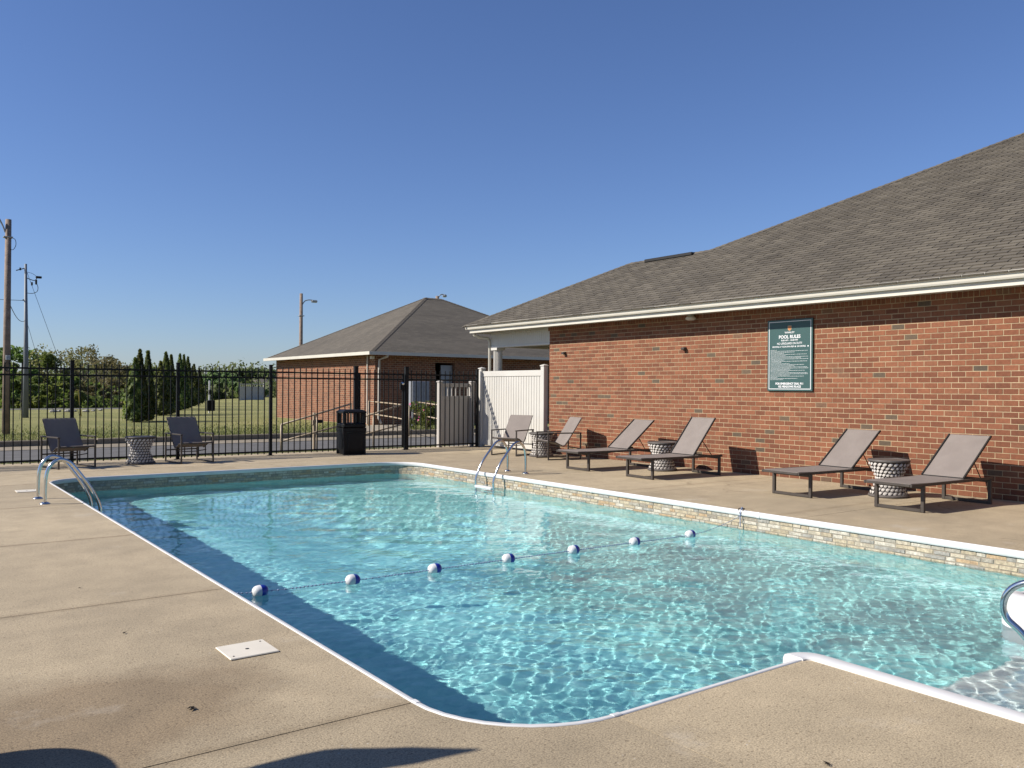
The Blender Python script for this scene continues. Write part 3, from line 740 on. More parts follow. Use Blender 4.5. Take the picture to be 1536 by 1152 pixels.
EXPO = .13; cth = 1/math.sqrt(1+PITCH**2); sth = PITCH*cth
dxr = EXPO*cth
def ymax(x): return GY-(x-GX) if x < RX1 else RY2-(x-RX1)
TW = .305; tabs = []
nrow = int((BX-GX)/dxr)
for r in range(nrow):
    xa = GX-.02+r*dxr
    off = (r % 2)*TW/2+random.uniform(-.02,.02)
    ytop = ymax(xa+dxr*.5)
    k = int((-1-off)/TW)
    while True:
        y0 = k*TW+off; y1 = y0+TW-.016; k += 1
        if y0 > ytop-.03: break
        if y1 < -1: continue
        tabs.append((xa, y0, min(y1, ytop), r))
def tab_v(L, wdt, t):
    # local: x up-slope, y along eave, z normal
    return [(0,0,-.004),(L,0,-.004),(L,wdt,-.004),(0,wdt,-.004),(0,0,t),(L,0,.001),(L,wdt,.001),(0,wdt,t)]
tab_f = [(4,5,6,7),(0,1,5,4),(3,0,4,7),(2,3,7,6)]
sh_me = MB().add(tab_v(EXPO+.012, TW-.016, .017), tab_f).mesh('shingle'); sh_me.materials.append(M['shingle_obj'])
def in_frame(x, y):
    d = FWD.x*x+FWD.y*y; l = RGT.x*x+RGT.y*y
    return d > 0 and l/d*F_PX+768 < 1515
pv = sorted([t for t in tabs if in_frame(t[0], t[1]) and abs((t[2]-t[1])-(TW-.016)) < 1e-4], key=lambda t: FWD.x*t[0]+FWD.y*t[1]+.2*abs(t[0]-12))[:298]
ps = set(pv)
sj = MB(); slope = Matrix(((cth,0,-sth),(0,1,0),(sth,0,cth)))
ang = -math.asin(sth)
for t in tabs:
    xa, y0, y1, r = t; z0 = rz(xa)-RB+.007
    if t in ps:
        o = put('shingle', sh_me, roof, (xa-WX, y0-10.0, z0)); o.rotation_euler = (random.uniform(-.004,.004), ang, 0)
    else:
        vv = [slope @ Vector(v) for v in tab_v(EXPO+.012, y1-y0, random.uniform(.013,.021))]
        sj.add([(v.x+xa, v.y+y0, v.z+z0) for v in vv], tab_f, random.random())
o = sj.build('shingle_field', M['shingle'], roof, world=True, tone=True); o['kind'] = 'stuff'
# hip and ridge caps
hc = MB()
def caps(a, b, nrm1, nrm2):
    a = Vector(a); b = Vector(b); L = (b-a).length; d = (b-a)/L; m = int(L/.14)
    for i in range(m):
        p = a+d*(i*L/m); q = p+d*.19
        for s in (nrm1, nrm2):
            s = Vector(s).normalized()*.13; up = Vector((0,0,.03)); hc.add([p+up, q+up-Vector((0,0,.012)), q+s-Vector((0,0,.012))+up*.6, p+s+up*.6], [(0,1,2,3)], random.random())
caps((GX,GY,GZ-.01),(RX1,RY1,rz(RX1)-.01),(-1,0,-PITCH),(0,1,-PITCH)); caps((RX1,RY1,rz(RX1)-.01),(RX1,RY2,rz(RX1)-.01),(-1,0,-PITCH),(1,0,-PITCH)); caps((RX1,RY2,rz(RX1)-.01),(BX,by,rz(BX)-.01),(-1,0,-PITCH),(0,1,-PITCH))
o = hc.build('ridge_caps', M['shingle'], roof, world=True, tone=True); o['kind'] = 'stuff'
MB().bbox(RX1-.16, RX1+.16, 13.2, 14.7, rz(RX1)-.07, rz(RX1)+.004, .012).build('ridge_vent', M['dark'], house, world=True)
# light fittings on the wall
def wall_light(name, y, z, label):
    t = thing(name, label, 'wall light', (WX, y, z), 0, 'small wall lights')
    MB().bbox(-.03, -.003, -.035, .035, -.035, .035, .006).build('back_plate', M['bronze'], t)
    MB().bbox(-.09, -.03, -.045, .045, -.022, .025, .008).build('lamp_head', M['bronze'], t)
    return t
wall_light('wall_light', 14.93, 2.31, 'small dark wall light near the left end of the sunlit brick wall')
wall_light('wall_light', 11.31, 2.29, 'small dark wall light to the left of the pool rules sign')
t = thing('eave_floodlight', 'small cream flood light hanging under the eave left of the rules sign', 'flood light', (12.33, 11.07, 2.935))
MB().lathe([(.06,0),(.062,-.02),(.03,-.03)], 16).build('mount', M['trim'], t, smooth=True)
MB().lathe([(.035,-.028),(.085,-.05),(.10,-.075),(.095,-.10),(.06,-.115),(.02,-.118)], 20).build('lamp_housing', M['trim'], t, smooth=True)

# ------------------------------------------------------------------ rules sign
M['sign'] = simple('sign_green', (0.030, 0.085, 0.080), 0.45, var=0.06, scale=3)
M['print'] = simple('sign_print', (0.80, 0.80, 0.80), 0.5, var=0.03)
SY, SW_, SH_ = 8.925, .90, 1.225; SZ = 2.10
sign = thing('pool_rules_sign', 'dark green pool rules sign with white border and lettering on the brick wall', 'sign', (WX-.012, SY, SZ))
MB().bbox(-.022, 0, -SW_/2, SW_/2, -SH_/2, SH_/2, .003).build('panel', M['sign'], sign)
bd = MB(); e = .030; bw = .011; fx = -.0235
for (y0,y1,z0,z1) in ((-SW_/2+e,SW_/2-e,SH_/2-e-bw,SH_/2-e),(-SW_/2+e,SW_/2-e,-SH_/2+e,-SH_/2+e+bw),(-SW_/2+e,-SW_/2+e+bw,-SH_/2+e+bw,SH_/2-e-bw),(SW_/2-e-bw,SW_/2-e,-SH_/2+e+bw,SH_/2-e-bw)):
    bd.box(fx, fx+.001, y0, y1, z0, z1)
bd.build('border', M['print'], sign)
TR = Matrix(((0,0,-1),(-1,0,0),(0,1,0)))
def text(body, size, z, width=None, bold=0.0, name='lettering'):
    cu = bpy.data.curves.new(name, 'FONT'); cu.body = body; cu.size = size; cu.align_x = 'CENTER'; cu.align_y = 'CENTER'; cu.offset = bold; cu.resolution_u = 3
    to = bpy.data.objects.new(name+'_src', cu); COL.objects.link(to); bpy.context.view_layer.update()
    me = bpy.data.meshes.new_from_object(to.evaluated_get(bpy.context.evaluated_depsgraph_get())); bpy.data.objects.remove(to)
    co = np.zeros(len(me.vertices)*3); me.vertices.foreach_get('co', co); co = co.reshape(-1, 3)
    if width: co[:,0] *= width/(co[:,0].max()-co[:,0].min())
    w = np.zeros_like(co); w[:,0] = -.0242; w[:,1] = -co[:,0]; w[:,2] = co[:,1]+z
    me.vertices.foreach_set('co', w.ravel()); me.update(); me.materials.append(M['print'])
    return put(name, me, sign)
T0 = SH_/2
text('WHALEY', .042, T0-.225, .20, .0008)
text('POOL RULES', .078, T0-.300, .43, .0022)
text('8:00 AM - 10:00 PM', .036, T0-.358, .33, .0009)
text('NO LIFEGUARD ON DUTY', .050, T0-.412, .50, .0006)
text('USE POOL AT YOUR OWN RISK', .036, T0-.466, .44, .0009).location.y = .13
text('NO DIVING', .036, T0-.466, .17, .0009).location.y = -.235
for yc in (-.115, -.365):
    star = MB(); star.lathe([(.0001,0),(.013,0)], 8, cap=False)
    star.v = [(-.0242, y+yc, z2+T0-.466) for (z2, y, _) in star.v]; star.build('round_mark', M['print'], sign)
# body copy too small to read: flat printed lines of word-length dashes
body = MB(); z = T0-.520; li = 0
lens = [.18,.95,.62,.35,.93,.40,.96,.78,.97,.36,.95,.30,.50,.86,.62,.94,.97,.52,.88,.47,.95,.96,.50,.86,.20,.70,.33]
for L in lens:
    y = SW_/2-.065; end = y-L*(SW_-.12)
    while y > end:
        w = random.uniform(.010, .040); w = min(w, y-end)
        hgt = random.uniform(.0036, .0052); body.box(fx, fx+.001, y-w, y, z-hgt/2, z+hgt/2); y -= w+.006
        if y-end < .008: break
    z -= .0196; li += 1
body.build('small_print', M['print'], sign)
text('FOR EMERGENCY DIAL 911', .048, -SH_/2+.125, .55, .0020)
text('102 MEADOWS PLACE', .048, -SH_/2+.075, .45, .0020)
shd = [(-.036,.042),(.036,.042),(.038,0.0),(.030,-.030),(0,-.046),(-.030,-.030),(-.038,0.0)]
MB().add([(-.0240, y, z+T0-.150) for y, z in shd], [tuple(range(7))]).build('emblem_border', simple('emblem_cream', (.60,.42,.24), .5), sign)
MB().add([(-.0246, y*.84, z*.84+T0-.150) for y, z in shd], [tuple(range(7))]).build('emblem', M['orange'], sign)

# ------------------------------------------------------------------ vinyl privacy fence at the corner
vf = thing('vinyl_fence', 'tall white vinyl privacy panel between the brick wall and the iron fence', 'fence', (12.40, 16.9, 0))
def vpost(y, mat, x=12.40, h=2.0, w=.127):
    mb = MB().bbox(x-w/2, x+w/2, y-w/2, y+w/2, 0, h, .008)
    b = len(mb.v); mb.add([(x-w/2-.012,y-w/2-.012,h),(x+w/2+.012,y-w/2-.012,h),(x+w/2+.012,y+w/2+.012,h),(x-w/2-.012,y+w/2+.012,h),(x-w/2-.012,y-w/2-.012,h+.02),(x+w/2+.012,y-w/2-.012,h+.02),(x+w/2+.012,y+w/2+.012,h+.02),(x-w/2-.012,y+w/2+.012,h+.02),(x,y,h+.05)], [(3,2,1,0),(0,1,5,4),(1,2,6,5),(2,3,7,6),(3,0,4,7),(4,5,8),(5,6,8),(6,7,8),(7,4,8)])
    return mb
vpost(18.22, M['vinyl']).build('post', M['vinyl'], vf, world=True)
vpost(15.63, M['vinyl'], h=2.03).build('post', M['vinyl'], vf, world=True)
MB().bbox(12.375, 12.425, 15.695, 18.155, 1.80, 1.94, .006).build('rail', M['vinyl'], vf, world=True)
MB().bbox(12.375, 12.425, 15.695, 18.155, .05, .19, .006).build('rail', M['vinyl'], vf, world=True)
nb = 24; pw = (18.155-15.695)/nb
b_me = MB().bbox(-.009, .009, -pw/2+.006, pw/2-.006, .18, 1.81, .007).mesh('board'); b_me.materials.append(M['vinyl'])
for i in range(nb): put('board', b_me, vf, (0, 15.695+pw*(i+.5)-16.9, 0))
MB().box(12.402, 12.406, 15.7, 18.15, .18, 1.8).build('backing', M['vinyl'], vf, world=True)

def spindle_panel(name, label, loc, rz_, width, h, mat, nb=8, posts=(True, True), grp=None):
    t = thing(name, label, 'fence', loc, rz_, grp)
    for k, on in enumerate(posts):
        if on: vpost(0, mat, x=(0 if k == 0 else width), h=h+.02, w=.11).build('post', mat, t)
    MB().bbox(.055, width-.055, -.022, .022, h-.10, h-.01, .005).build('rail', mat, t)
    MB().bbox(.055, width-.055, -.022, .022, h-.42, h-.33, .005).build('rail', mat, t)
    MB().bbox(.055, width-.055, -.022, .022, .05, .14, .005).build('rail', mat, t)
    pw = (width-.11)/nb
    for i in range(nb):
        x0 = .055+pw*i
        MB().bbox(x0+.002, x0+pw-.002, -.010, .010, .13, h-.41, .004).build('board', mat, t)
        MB().bbox(x0+pw*.5-.018, x0+pw*.5+.018, -.012, .012, h-.335, h-.095, .004).build('spindle', mat, t)
    return t
spindle_panel('vinyl_fence', 'short tan vinyl screen with open spindle top behind the iron fence', (11.28, 18.46, 0), 0, .96, 1.63, M['vinyl_tan'], 7)

# ------------------------------------------------------------------ iron fence and gate
FY = 18.2
fence = thing('iron_fence', 'black iron picket fence running across the far end of the pool deck', 'fence', (6.8, FY, 0))
pk = MB(); s = .0095; pk.box(-s, s, -s, s, .03, 1.915)
pk.add([(-s,-s,1.915),(s,-s,1.915),(s,s,1.915),(-s,s,1.915),(0,0,1.94)], [(0,1,4),(1,2,4),(2,3,4),(3,0,4)])
pk_me = pk.mesh('picket'); pk_me.materials.append(M['black'])
def iron_post(x, w=.064, h=1.97, par=fence, name='post', x0=6.8):
    mb = MB().bbox(-w/2, w/2, -w/2, w/2, 0, h, .004); mb.bbox(-w/2-.006, w/2+.006, -w/2-.006, w/2+.006, h, h+.02, .006); mb.box(-w/2-.03, w/2+.03, -w/2-.03, w/2+.03, .001, .008)
    o = mb.build(name, M['black'], par); o.location = (x-x0, 0, 0); return o
posts = [-1.05, .91, 2.87, 4.83, 6.79, 8.83]
for x in posts[:-1]: iron_post(x)
iron_post(8.83, .09, 1.98); iron_post(10.17, .09, 1.99); iron_post(12.24)
def panel(x0, x1, par, ox, bott=.085):
    for z in (1.825, 1.70, bott): MB().bbox(x0+.03-ox, x1-.03-ox, -.014, .014, z-.017, z+.017, .003).build('rail', M['black'], par)
    m = int(round((x1-x0)/.137)); d = (x1-x0)/m
    for i in range(1, m): put('picket', pk_me, par, (x0+d*i-ox, 0, 0))
for a, b in zip(posts[:-1], posts[1:]): panel(a, b, fence, 6.8)
panel(10.17, 12.24, fence, 6.8)
gate = thing('iron_gate', 'black iron picket gate with round silver lock beside the trash can', 'gate', (9.5, FY, 0))
MB().bbox(-.60, -.555, -.02, .02, .06, 1.85, .003).build('stile', M['black'], gate); MB().bbox(.555, .60, -.02, .02, .06, 1.85, .003).build('stile', M['black'], gate)
for z in (1.825, 1.70, .10): MB().bbox(-.555, .555, -.014, .014, z-.017, z+.017, .003).build('rail', M['black'], gate)
for i in range(1, 9): put('picket', pk_me, gate, (-.555+1.11/9*i, 0, 0))
lk = MB().lathe([(.045,-.03),(.05,-.02),(.05,.0),(.03,.02),(.012,.03)], 16); lk.v = [(x, -z-.03, y+1.60) for x, y, z in lk.v]; lk.v = [(x+.56, y, z) for x, y, z in lk.v]
lk.build('lock', M['steel'], gate, smooth=True)
MB().bbox(.50, .60, -.045, .045, 1.45, 1.62, .008).build('lock_box', M['black'], gate)

# ------------------------------------------------------------------ trash can
tc = thing('trash_can', 'black square trash can with hooded open top beside the gate', 'trash can', (8.44, 17.62, 0), math.radians(-8))
tb = MB(); q = .255; q0 = .225
for (z0, z1, a0, a1) in ((0,.10,.215,.235),(.10,.52,.250,.262),(.525,.60,.268,.268)):
    tb.add([(-a0,-a0,z0),(a0,-a0,z0),(a0,a0,z0),(-a0,a0,z0),(-a1,-a1,z1),(a1,-a1,z1),(a1,a1,z1),(-a1,a1,z1)], [(3,2,1,0),(4,5,6,7),(0,1,5,4),(1,2,6,5),(2,3,7,6),(3,0,4,7)])
for sx in (-1, 1):
    for k in range(2):
        pass
    for sy in (-1, 1): tb.bbox(sx*.235-.028, sx*.235+.028, sy*.235-.028, sy*.235+.028, .0, .55, .012)
tb.build('body', M['plastic'], tc)
for a in range(4):
    mb = MB().bbox(-.17, .17, -.270, -.255, .13, .49, .006); o = mb.build('side_panel', M['plastic'], tc); o.rotation_euler.z = a*PI/2
hd = MB(); hd.bbox(-.265, .265, -.265, .265, .605, .70, .02)
for sx in (-1,1):
    for sy in (-1,1): hd.bbox(sx*.225-.04, sx*.225+.04, sy*.225-.04, sy*.225+.04, .70, .93, .015)
for sx in (-1,1): hd.bbox(sx*.24-.018, sx*.24+.018, -.02, .02, .70, .93, .004); hd.bbox(-.02, .02, sx*.24-.018, sx*.24+.018, .70, .93, .004)
a = .268
hd.add([(-a,-a,.925),(a,-a,.925),(a,a,.925),(-a,a,.925),(-a,-a,.965),(a,-a,.965),(a,a,.965),(-a,a,.965),(-.2,-.2,1.005),(.2,-.2,1.005),(.2,.2,1.005),(-.2,.2,1.005)], [(3,2,1,0),(0,1,5,4),(1,2,6,5),(2,3,7,6),(3,0,4,7),(4,5,9,8),(5,6,10,9),(6,7,11,10),(7,4,8,11),(8,9,10,11)])
hd.build('hood', M['plastic'], tc)

# ------------------------------------------------------------------ loungers
def sheet(pts, w, t=.006, nseg=1):
    # ribbon following pts in xz, width along y
    mb = MB(); m = len(pts)
    for i, (x, z) in enumerate(pts):
        a = Vector(pts[max(i-1,0)]); b = Vector(pts[min(i+1,m-1)]); d = (b-a).normalized(); nx_, nz_ = -d.y, d.x
        for s in (-w/2, w/2): mb.v.append((x, s, z)); mb.v.append((x-nx_*t, s, z-nz_*t))
    for i in range(m-1):
        k = i*4; mb.f += [(k,k+4,k+6,k+2),(k+1,k+3,k+7,k+5),(k,k+1,k+5,k+4),(k+2,k+6,k+7,k+3)]
    mb.f += [(0,2,3,1),((m-1)*4,(m-1)*4+1,(m-1)*4+3,(m-1)*4+2)]; mb.tone = [.5]*len(mb.f); mb.mi = [0]*len(mb.f)
    return mb
def lounger(loc, rz_, label, top=(1.64,.90), leg=1.56):
    t = thing('sun_lounger', label, 'sun lounger', (*loc, 0), rz_, 'sun loungers along the brick wall')
    W = .63; hb = .30
    for x in (0, leg):
        for s in (-1, 1): MB().bbox(x-.02, x+.02, s*W/2-.0225, s*W/2+.0225, .002, .335, .004).build('leg', M['bronze'], t)
        MB().bbox(x-.02, x+.02, -W/2+.023, W/2-.023, .004, .044, .004).build('floor_bar', M['bronze'], t)
        MB().bbox(x-.018, x+.018, -W/2+.023, W/2-.023, .290, .325, .004).build('cross_bar', M['bronze'], t)
    for s in (-1, 1): MB().bbox(-.26, leg+.07, s*W/2-.014, s*W/2+.014, .325, .362, .004).build('side_rail', M['bronze'], t)
    MB().bbox(-.262, -.232, -W/2+.015, W/2-.015, .328, .360, .004).build('end_rail', M['bronze'], t)
    hx = .98
    seat = [(-.24,.366),(-.2,.368),(.1,.362),(.5,.358),(.8,.360),(hx-.02,.366)]
    sheet(seat, W-.03).build('seat_sling', M['sling'], t, smooth=False)
    for x in (.0+.16, .62):
        arc = [(x, -W/2+.03+(W-.06)*k/10, .345-.055*math.sin(PI*k/10)) for k in range(11)]
        MB().tube(arc, .009, 6).build('support_bow', M['bronze'], t, smooth=True)
    tx, tz = top
    back = [(hx, .378), (hx+(tx-hx)*.3, .378+(tz-.378)*.295), (hx+(tx-hx)*.7, .378+(tz-.378)*.697), (tx, tz)]
    bo = sheet(back, W-.075).build('backrest', M['sling'], t)
    for s in (-1, 1): MB().bar((hx-.01, s*(W/2-.03), .372), (tx, s*(W/2-.03), tz+.004), .018, .024).build('back_rail', M['dark'], t)
    MB().bar((hx, -W/2+.03, .368), (hx, W/2-.03, .368), .016, .02).build('hinge_bar', M['dark'], t)
    MB().bar((tx, -W/2+.03, tz-.004), (tx, W/2-.03, tz-.004), .016, .016).build('head_bar', M['sling'], t)
    for s in (-1, 1): MB().tube([(hx+(tx-hx)*.42, s*(W/2-.06), .375+(tz-.375)*.40), (hx+.46, s*(W/2-.06), .345)], .007, 6).build('prop_rod', M['dark'], t)
    MB().bar((hx+.46, -W/2+.02, .345), (hx+.46, W/2-.02, .345), .014).build('prop_bar', M['dark'], t)
    return t
def wall_spot(a, b):  # rotation from front feet
    return ((a[0]+b[0])/2, (a[1]+b[1])/2)
lounger((10.33, 12.00), math.radians(-2.5), 'taupe sling lounger farthest along the wall, beside the pair of armchairs', (1.64,.90))
lounger((10.27, 10.33), math.radians(-3.5), 'taupe sling lounger with the steepest backrest, second from the armchairs', (1.49,1.0))
lounger((10.40, 7.42), math.radians(-3.5), 'taupe sling lounger below the right end of the rules sign, third from the armchairs', (1.64,.90))
lounger((10.32, 5.78), math.radians(-3.0), 'taupe sling lounger nearest the right edge of the picture', (1.64,.90))

# ------------------------------------------------------------------ armchairs
def armchair(loc, face, label):
    t = thing('lounge_chair', label, 'chair', (*loc, 0), face, 'sling armchairs')
    W, D = .64, .74; r = .026
    for s in (-1, 1):
        y = s*W/2
        MB().bbox(D/2-.014, D/2+.014, y-.014, y+.014, .002, .552, .003).build('front_leg', M['bronze'], t)
        MB().bbox(-D/2-.014, -D/2+.014, y-.014, y+.014, .002, .552, .003).build('rear_leg', M['bronze'], t)
        MB().bbox(-D/2-.014, D/2+.014, y-.024, y+.024, .553, .578, .004).build('armrest', M['bronze'], t)
        MB().bbox(-D/2+.015, D/2-.015, y-.012, y+.012, .004, .026, .003).build('floor_runner', M['bronze'], t)
        MB().tube([(D/2-.01,s*(W/2-.03),.405),(.2,s*(W/2-.03),.375),(.05,s*(W/2-.03),.30),(0,s*(W/2-.03),.285),(-.05,s*(W/2-.03),.33),(-.40,s*(W/2-.03),.87)], .011, 6).build('sling_rail', M['bronze'], t)
    MB().bbox(D/2-.012, D/2+.012, -W/2+.015, W/2-.015, .375, .402, .003).build('front_bar', M['bronze'], t)
    MB().bbox(-D/2-.012, -D/2+.012, -W/2+.015, W/2-.015, .22, .245, .003).build('rear_bar', M['bronze'], t)
    MB().tube([(.08,-W/2+.01,.24),(.08,-.1,.215),(.08,.1,.215),(.08,W/2-.01,.24)], .010, 6).build('support_bow', M['bronze'], t)
    seat = [(D/2+.005,.395),(D/2-.02,.412),(.22,.385),(.10,.335),(.03,.30)]
    sheet(seat[::-1], W-.06).build('seat_sling', M['sling'], t)
    back = [(.028,.298),(-.02,.315),(-.10,.42),(-.22,.60),(-.33,.77),(-.385,.86),(-.41,.885),(-.44,.872)]
    sheet(back, W-.06).build('backrest', M['sling'], t)
    return t
armchair((2.70, 17.48), math.radians(-76), 'armchair at the far left of the deck, standing before the iron fence')
armchair((4.86, 17.46), math.radians(-82), 'armchair between the woven table and the trash can, backed by the iron fence')
armchair((11.43, 15.55), math.radians(203), 'armchair in front of the white vinyl privacy panel')
armchair((11.63, 14.15), math.radians(164), 'armchair between the woven table and the nearest lounger, by the brick wall corner')

# ------------------------------------------------------------------ woven side tables
M['weave'] = simple('weave_grey', (0.58, 0.54, 0.49), 0.75, var=0.25, scale=40, bstr=0.4, bscale=250)
M['weave_dark'] = simple('weave_dark', (0.10, 0.085, 0.075), 0.8, var=0.3, scale=30)
M['table_top'] = simple('table_slate', (0.10, 0.088, 0.078), 0.6, var=0.2, scale=25, bstr=0.2, bscale=120)
def t_rad(z):
    u = (z-.25)/.25
    return .165+.108*min(1.0, abs(u))**1.3 if u > 0 else .165+.098*min(1.0, abs(u))**1.3
wv = MB(); rows = 9; cols = 22
for r in range(rows):
    z = .035+.455*(r+.5)/rows
    for c in range(cols):
        th = 2*PI*(c+(.5 if r % 2 else 0))/cols; R_ = t_rad(z)+.006
        ln = .5*2*PI*R_/cols*.98; hz = .5*.455/rows*.92
        t_ = Vector((-math.sin(th), math.cos(th), 0)); n_ = Vector((math.cos(th), math.sin(th), 0)); c0 = n_*R_+Vector((0,0,z))
        tilt = .55
        u_ = (t_+Vector((0,0,tilt))).normalized(); w2 = Vector((0,0,1))-u_*u_.z; w2.normalize()
        a0 = len(wv.v)
        vs = [c0-u_*ln-n_*.006, c0-u_*ln*.4-w2*hz*.85+n_*.001, c0+u_*ln*.5-w2*hz*.7+n_*.001, c0+u_*ln-n_*.006, c0+u_*ln*.4+w2*hz*.85+n_*.001, c0-u_*ln*.5+w2*hz*.7+n_*.001, c0+n_*.012]
        wv.add(vs, [(0,1,6),(1,2,6),(2,3,6),(3,4,6),(4,5,6),(5,0,6)])
wv_me = wv.mesh('woven_body', smooth=True); wv_me.materials.append(M['weave'])
core_me = MB().lathe([(t_rad(.03)-.012,.03),(t_rad(.1)-.012,.1),(t_rad(.2)-.012,.2),(t_rad(.25)-.012,.25),(t_rad(.3)-.012,.3),(t_rad(.4)-.012,.4),(t_rad(.49)-.012,.49)], 30, cap=False).mesh('core', smooth=True); core_me.materials.append(M['weave_dark'])
top_me = MB().lathe([(.0001,.495),(.262,.495),(.280,.502),(.283,.516),(.278,.528),(.266,.530),(.262,.524),(.0001,.524)], 40, cap=False).mesh('table_top', smooth=True); top_me.materials.append(M['table_top']); shade_angle(top_me, 40)
base_me = MB().lathe([(.245,.0),(.272,.004),(.275,.02),(.268,.036),(.25,.038)], 36).mesh('base_ring', smooth=True); base_me.materials.append(M['weave_dark'])
def table(loc, label):
    t = thing('woven_side_table', label, 'side table', (*loc, 0), random.uniform(0, 1), 'woven side tables')
    for nm, me in (('woven_body', wv_me), ('core', core_me), ('table_top', top_me), ('base_ring', base_me)):
        o = put(nm, me, t)
        if nm == 'woven_body': o['kind'] = 'stuff'
    return t
table((3.97, 17.58), 'hourglass woven side table between the two armchairs by the iron fence')
table((11.72, 14.86), 'hourglass woven side table between the two armchairs by the brick wall corner')
table((11.62, 11.10), 'hourglass woven side table between the two farther loungers')
table((11.50, 6.60), 'hourglass woven side table between the two nearer loungers')

# ------------------------------------------------------------------ ladders and rails
def arcpts(pts, n=8):
    # Catmull-Rom through pts
    out = []; P_ = [Vector(p) for p in pts]
    for i in range(len(P_)-1):
        p0 = P_[max(i-1,0)]; p1 = P_[i]; p2 = P_[i+1]; p3 = P_[min(i+2,len(P_)-1)]
        for k in range(n):
            t = k/n; out.append(.5*((2*p1)+(p2-p0)*t+(2*p0-5*p1+4*p2-p3)*t*t+(3*p1-p0-3*p2+p3)*t**3))
    out.append(P_[-1]); return out
def ladder(name, label, x_deck, x_pool, ys, foot_dir, steps=True):
    t = thing(name, label, 'pool ladder', (x_deck, (ys[0]+ys[1])/2, 0), 0, 'stainless pool ladders')
    sgn = 1 if x_pool > x_deck else -1; L = abs(x_pool-x_deck)
    for y in ys:
        prof = [(0,0),(.0,.20),(.015,.38),(.06,.49),(.15,.555),(.25,.535),(.33,.46),(L*.78,.22),(L*.93,.04),(L,-.10),(L,-.25),(L,-1.0)]
        pts = arcpts([(x_deck+sgn*a, y, b) for a, b in prof], 6)
        MB().tube(pts, .0215, 12).build('hand_rail', M['steel'], t, smooth=True, world=True)
        MB().lathe([(.0,.001),(.062,.001),(.062,.008),(.045,.020),(.026,.028),(.022,.03)], 20, (x_deck, y, 0), cap=False).build('escutcheon', M['steel'], t, smooth=True, world=True)
    for z in (-.30, -.56, -.82):
        MB().bbox(x_pool-.045, x_pool+.045, ys[0]+.02, ys[1]-.02, z-.02, z+.012, .006).build('step', M['white'], t, world=True)
    return t
ladder('pool_ladder', 'stainless pool ladder rails on the left side of the pool', 1.62, 2.26, (12.18, 12.80), 1)
lr = ladder('pool_ladder', 'stainless pool ladder with white step below the armchairs on the right side', 9.10, 8.41, (11.98, 12.52), -1)
MB().bbox(8.36, 8.47, 12.0, 12.5, -.245, -.205, .008).build('step', M['white'], lr, world=True)
sr = thing('step_handrail', 'stainless loop handrail over the white corner steps at the right edge', 'handrail', (5.9, 2.3, -.62))
pts = arcpts([(6.02,2.05,-.62),(6.00,2.08,-.2),(5.98,2.2,.05),(5.965,2.36,.20),(5.95,2.52,.262),(5.935,2.66,.22),(5.925,2.73,.12),(5.93,2.72,0.0),(5.95,2.62,-.10),(5.98,2.50,-.3),(6.0,2.46,-.88)], 6)
pts = [Vector((p.x+.085, p.y-.10, p.z)) for p in pts]
MB().tube(pts, .0225, 14).build('hand_rail', M['steel'], sr, smooth=True, world=True)

# ------------------------------------------------------------------ float rope
rope = thing('float_rope', 'blue safety rope with seven blue and white floats across the pool', 'float rope', (5.3, 6.86, -.2))
fx_ = [2.506, 3.315, 4.148, 4.999, 5.837, 6.709, 7.59]; fy_ = [6.93, 6.87, 6.86, 6.855, 6.84, 6.82, 6.80]
rp = [(2.06,6.92,-.10),(2.2,6.93,-.165)]+[(x, y, -.20) for x, y in zip(fx_, fy_)]+[(8.0,6.81,-.165),(8.4,6.84,-.10),(8.57,6.86,-.055)]
MB().tube(arcpts(rp, 12), .003, 6)\
    .build('cord', M['rope'], rope, smooth=True, world=True)
bd_me = MB().lathe([(.004,-.010),(.013,-.005),(.013,.005),(.004,.010)], 8).mesh('beads')
bds = MB(); cp = arcpts(rp, 26); acc = 0
for a, b in zip(cp[:-1], cp[1:]):
    acc += (b-a).length
    if acc > .032 and a.x < 7.7:
        acc = 0; d = (b-a).normalized(); bds.tube([a-d*.010, a-d*.004, a+d*.004, a+d*.010], [.003,.007,.007,.003], 6)
ob = bds.build('beads', M['rope'], rope, smooth=True, world=True); ob['kind'] = 'stuff'
def half(sg):
    prof = [(.0,.068),(.016,.066),(.034,.057),(.046,.042),(.051,.020),(.052,.0)]
    mb = MB().lathe(prof, 20, cap=False); mb.v = [(sg*z, x, y) for x, y, z in mb.v]; return mb
hw = half(-1).mesh('white_half', smooth=True); hw.materials.append(M['white']); hb_ = half(1).mesh('blue_half', smooth=True); hb_.materials.append(M['blue'])
for x, y in zip(fx_, fy_):
    fo = put('float', hw, rope, (x-5.3, y-6.86, -.195+.2)); fo.rotation_euler = (random.uniform(-1,1), random.uniform(-.1,.1), random.uniform(-.15,.15))
    put('blue_half', hb_, fo)
MB().tube(arcpts([(8.57,6.86,-.055),(8.61,6.86,.03),(8.585,6.86,.02),(8.56,6.855,-.06),(8.555,6.85,-.20)], 6), .006, 6).build('knot_tail', M['rope'], rope, smooth=True, world=True)
MB().tube(arcpts([(8.57,6.86,-.05),(8.585,6.90,.018),(8.64,6.86,.02),(8.585,6.82,.018),(8.57,6.86,-.05)], 6), .006, 6).build('hook', M['dark'], rope, smooth=True, world=True)

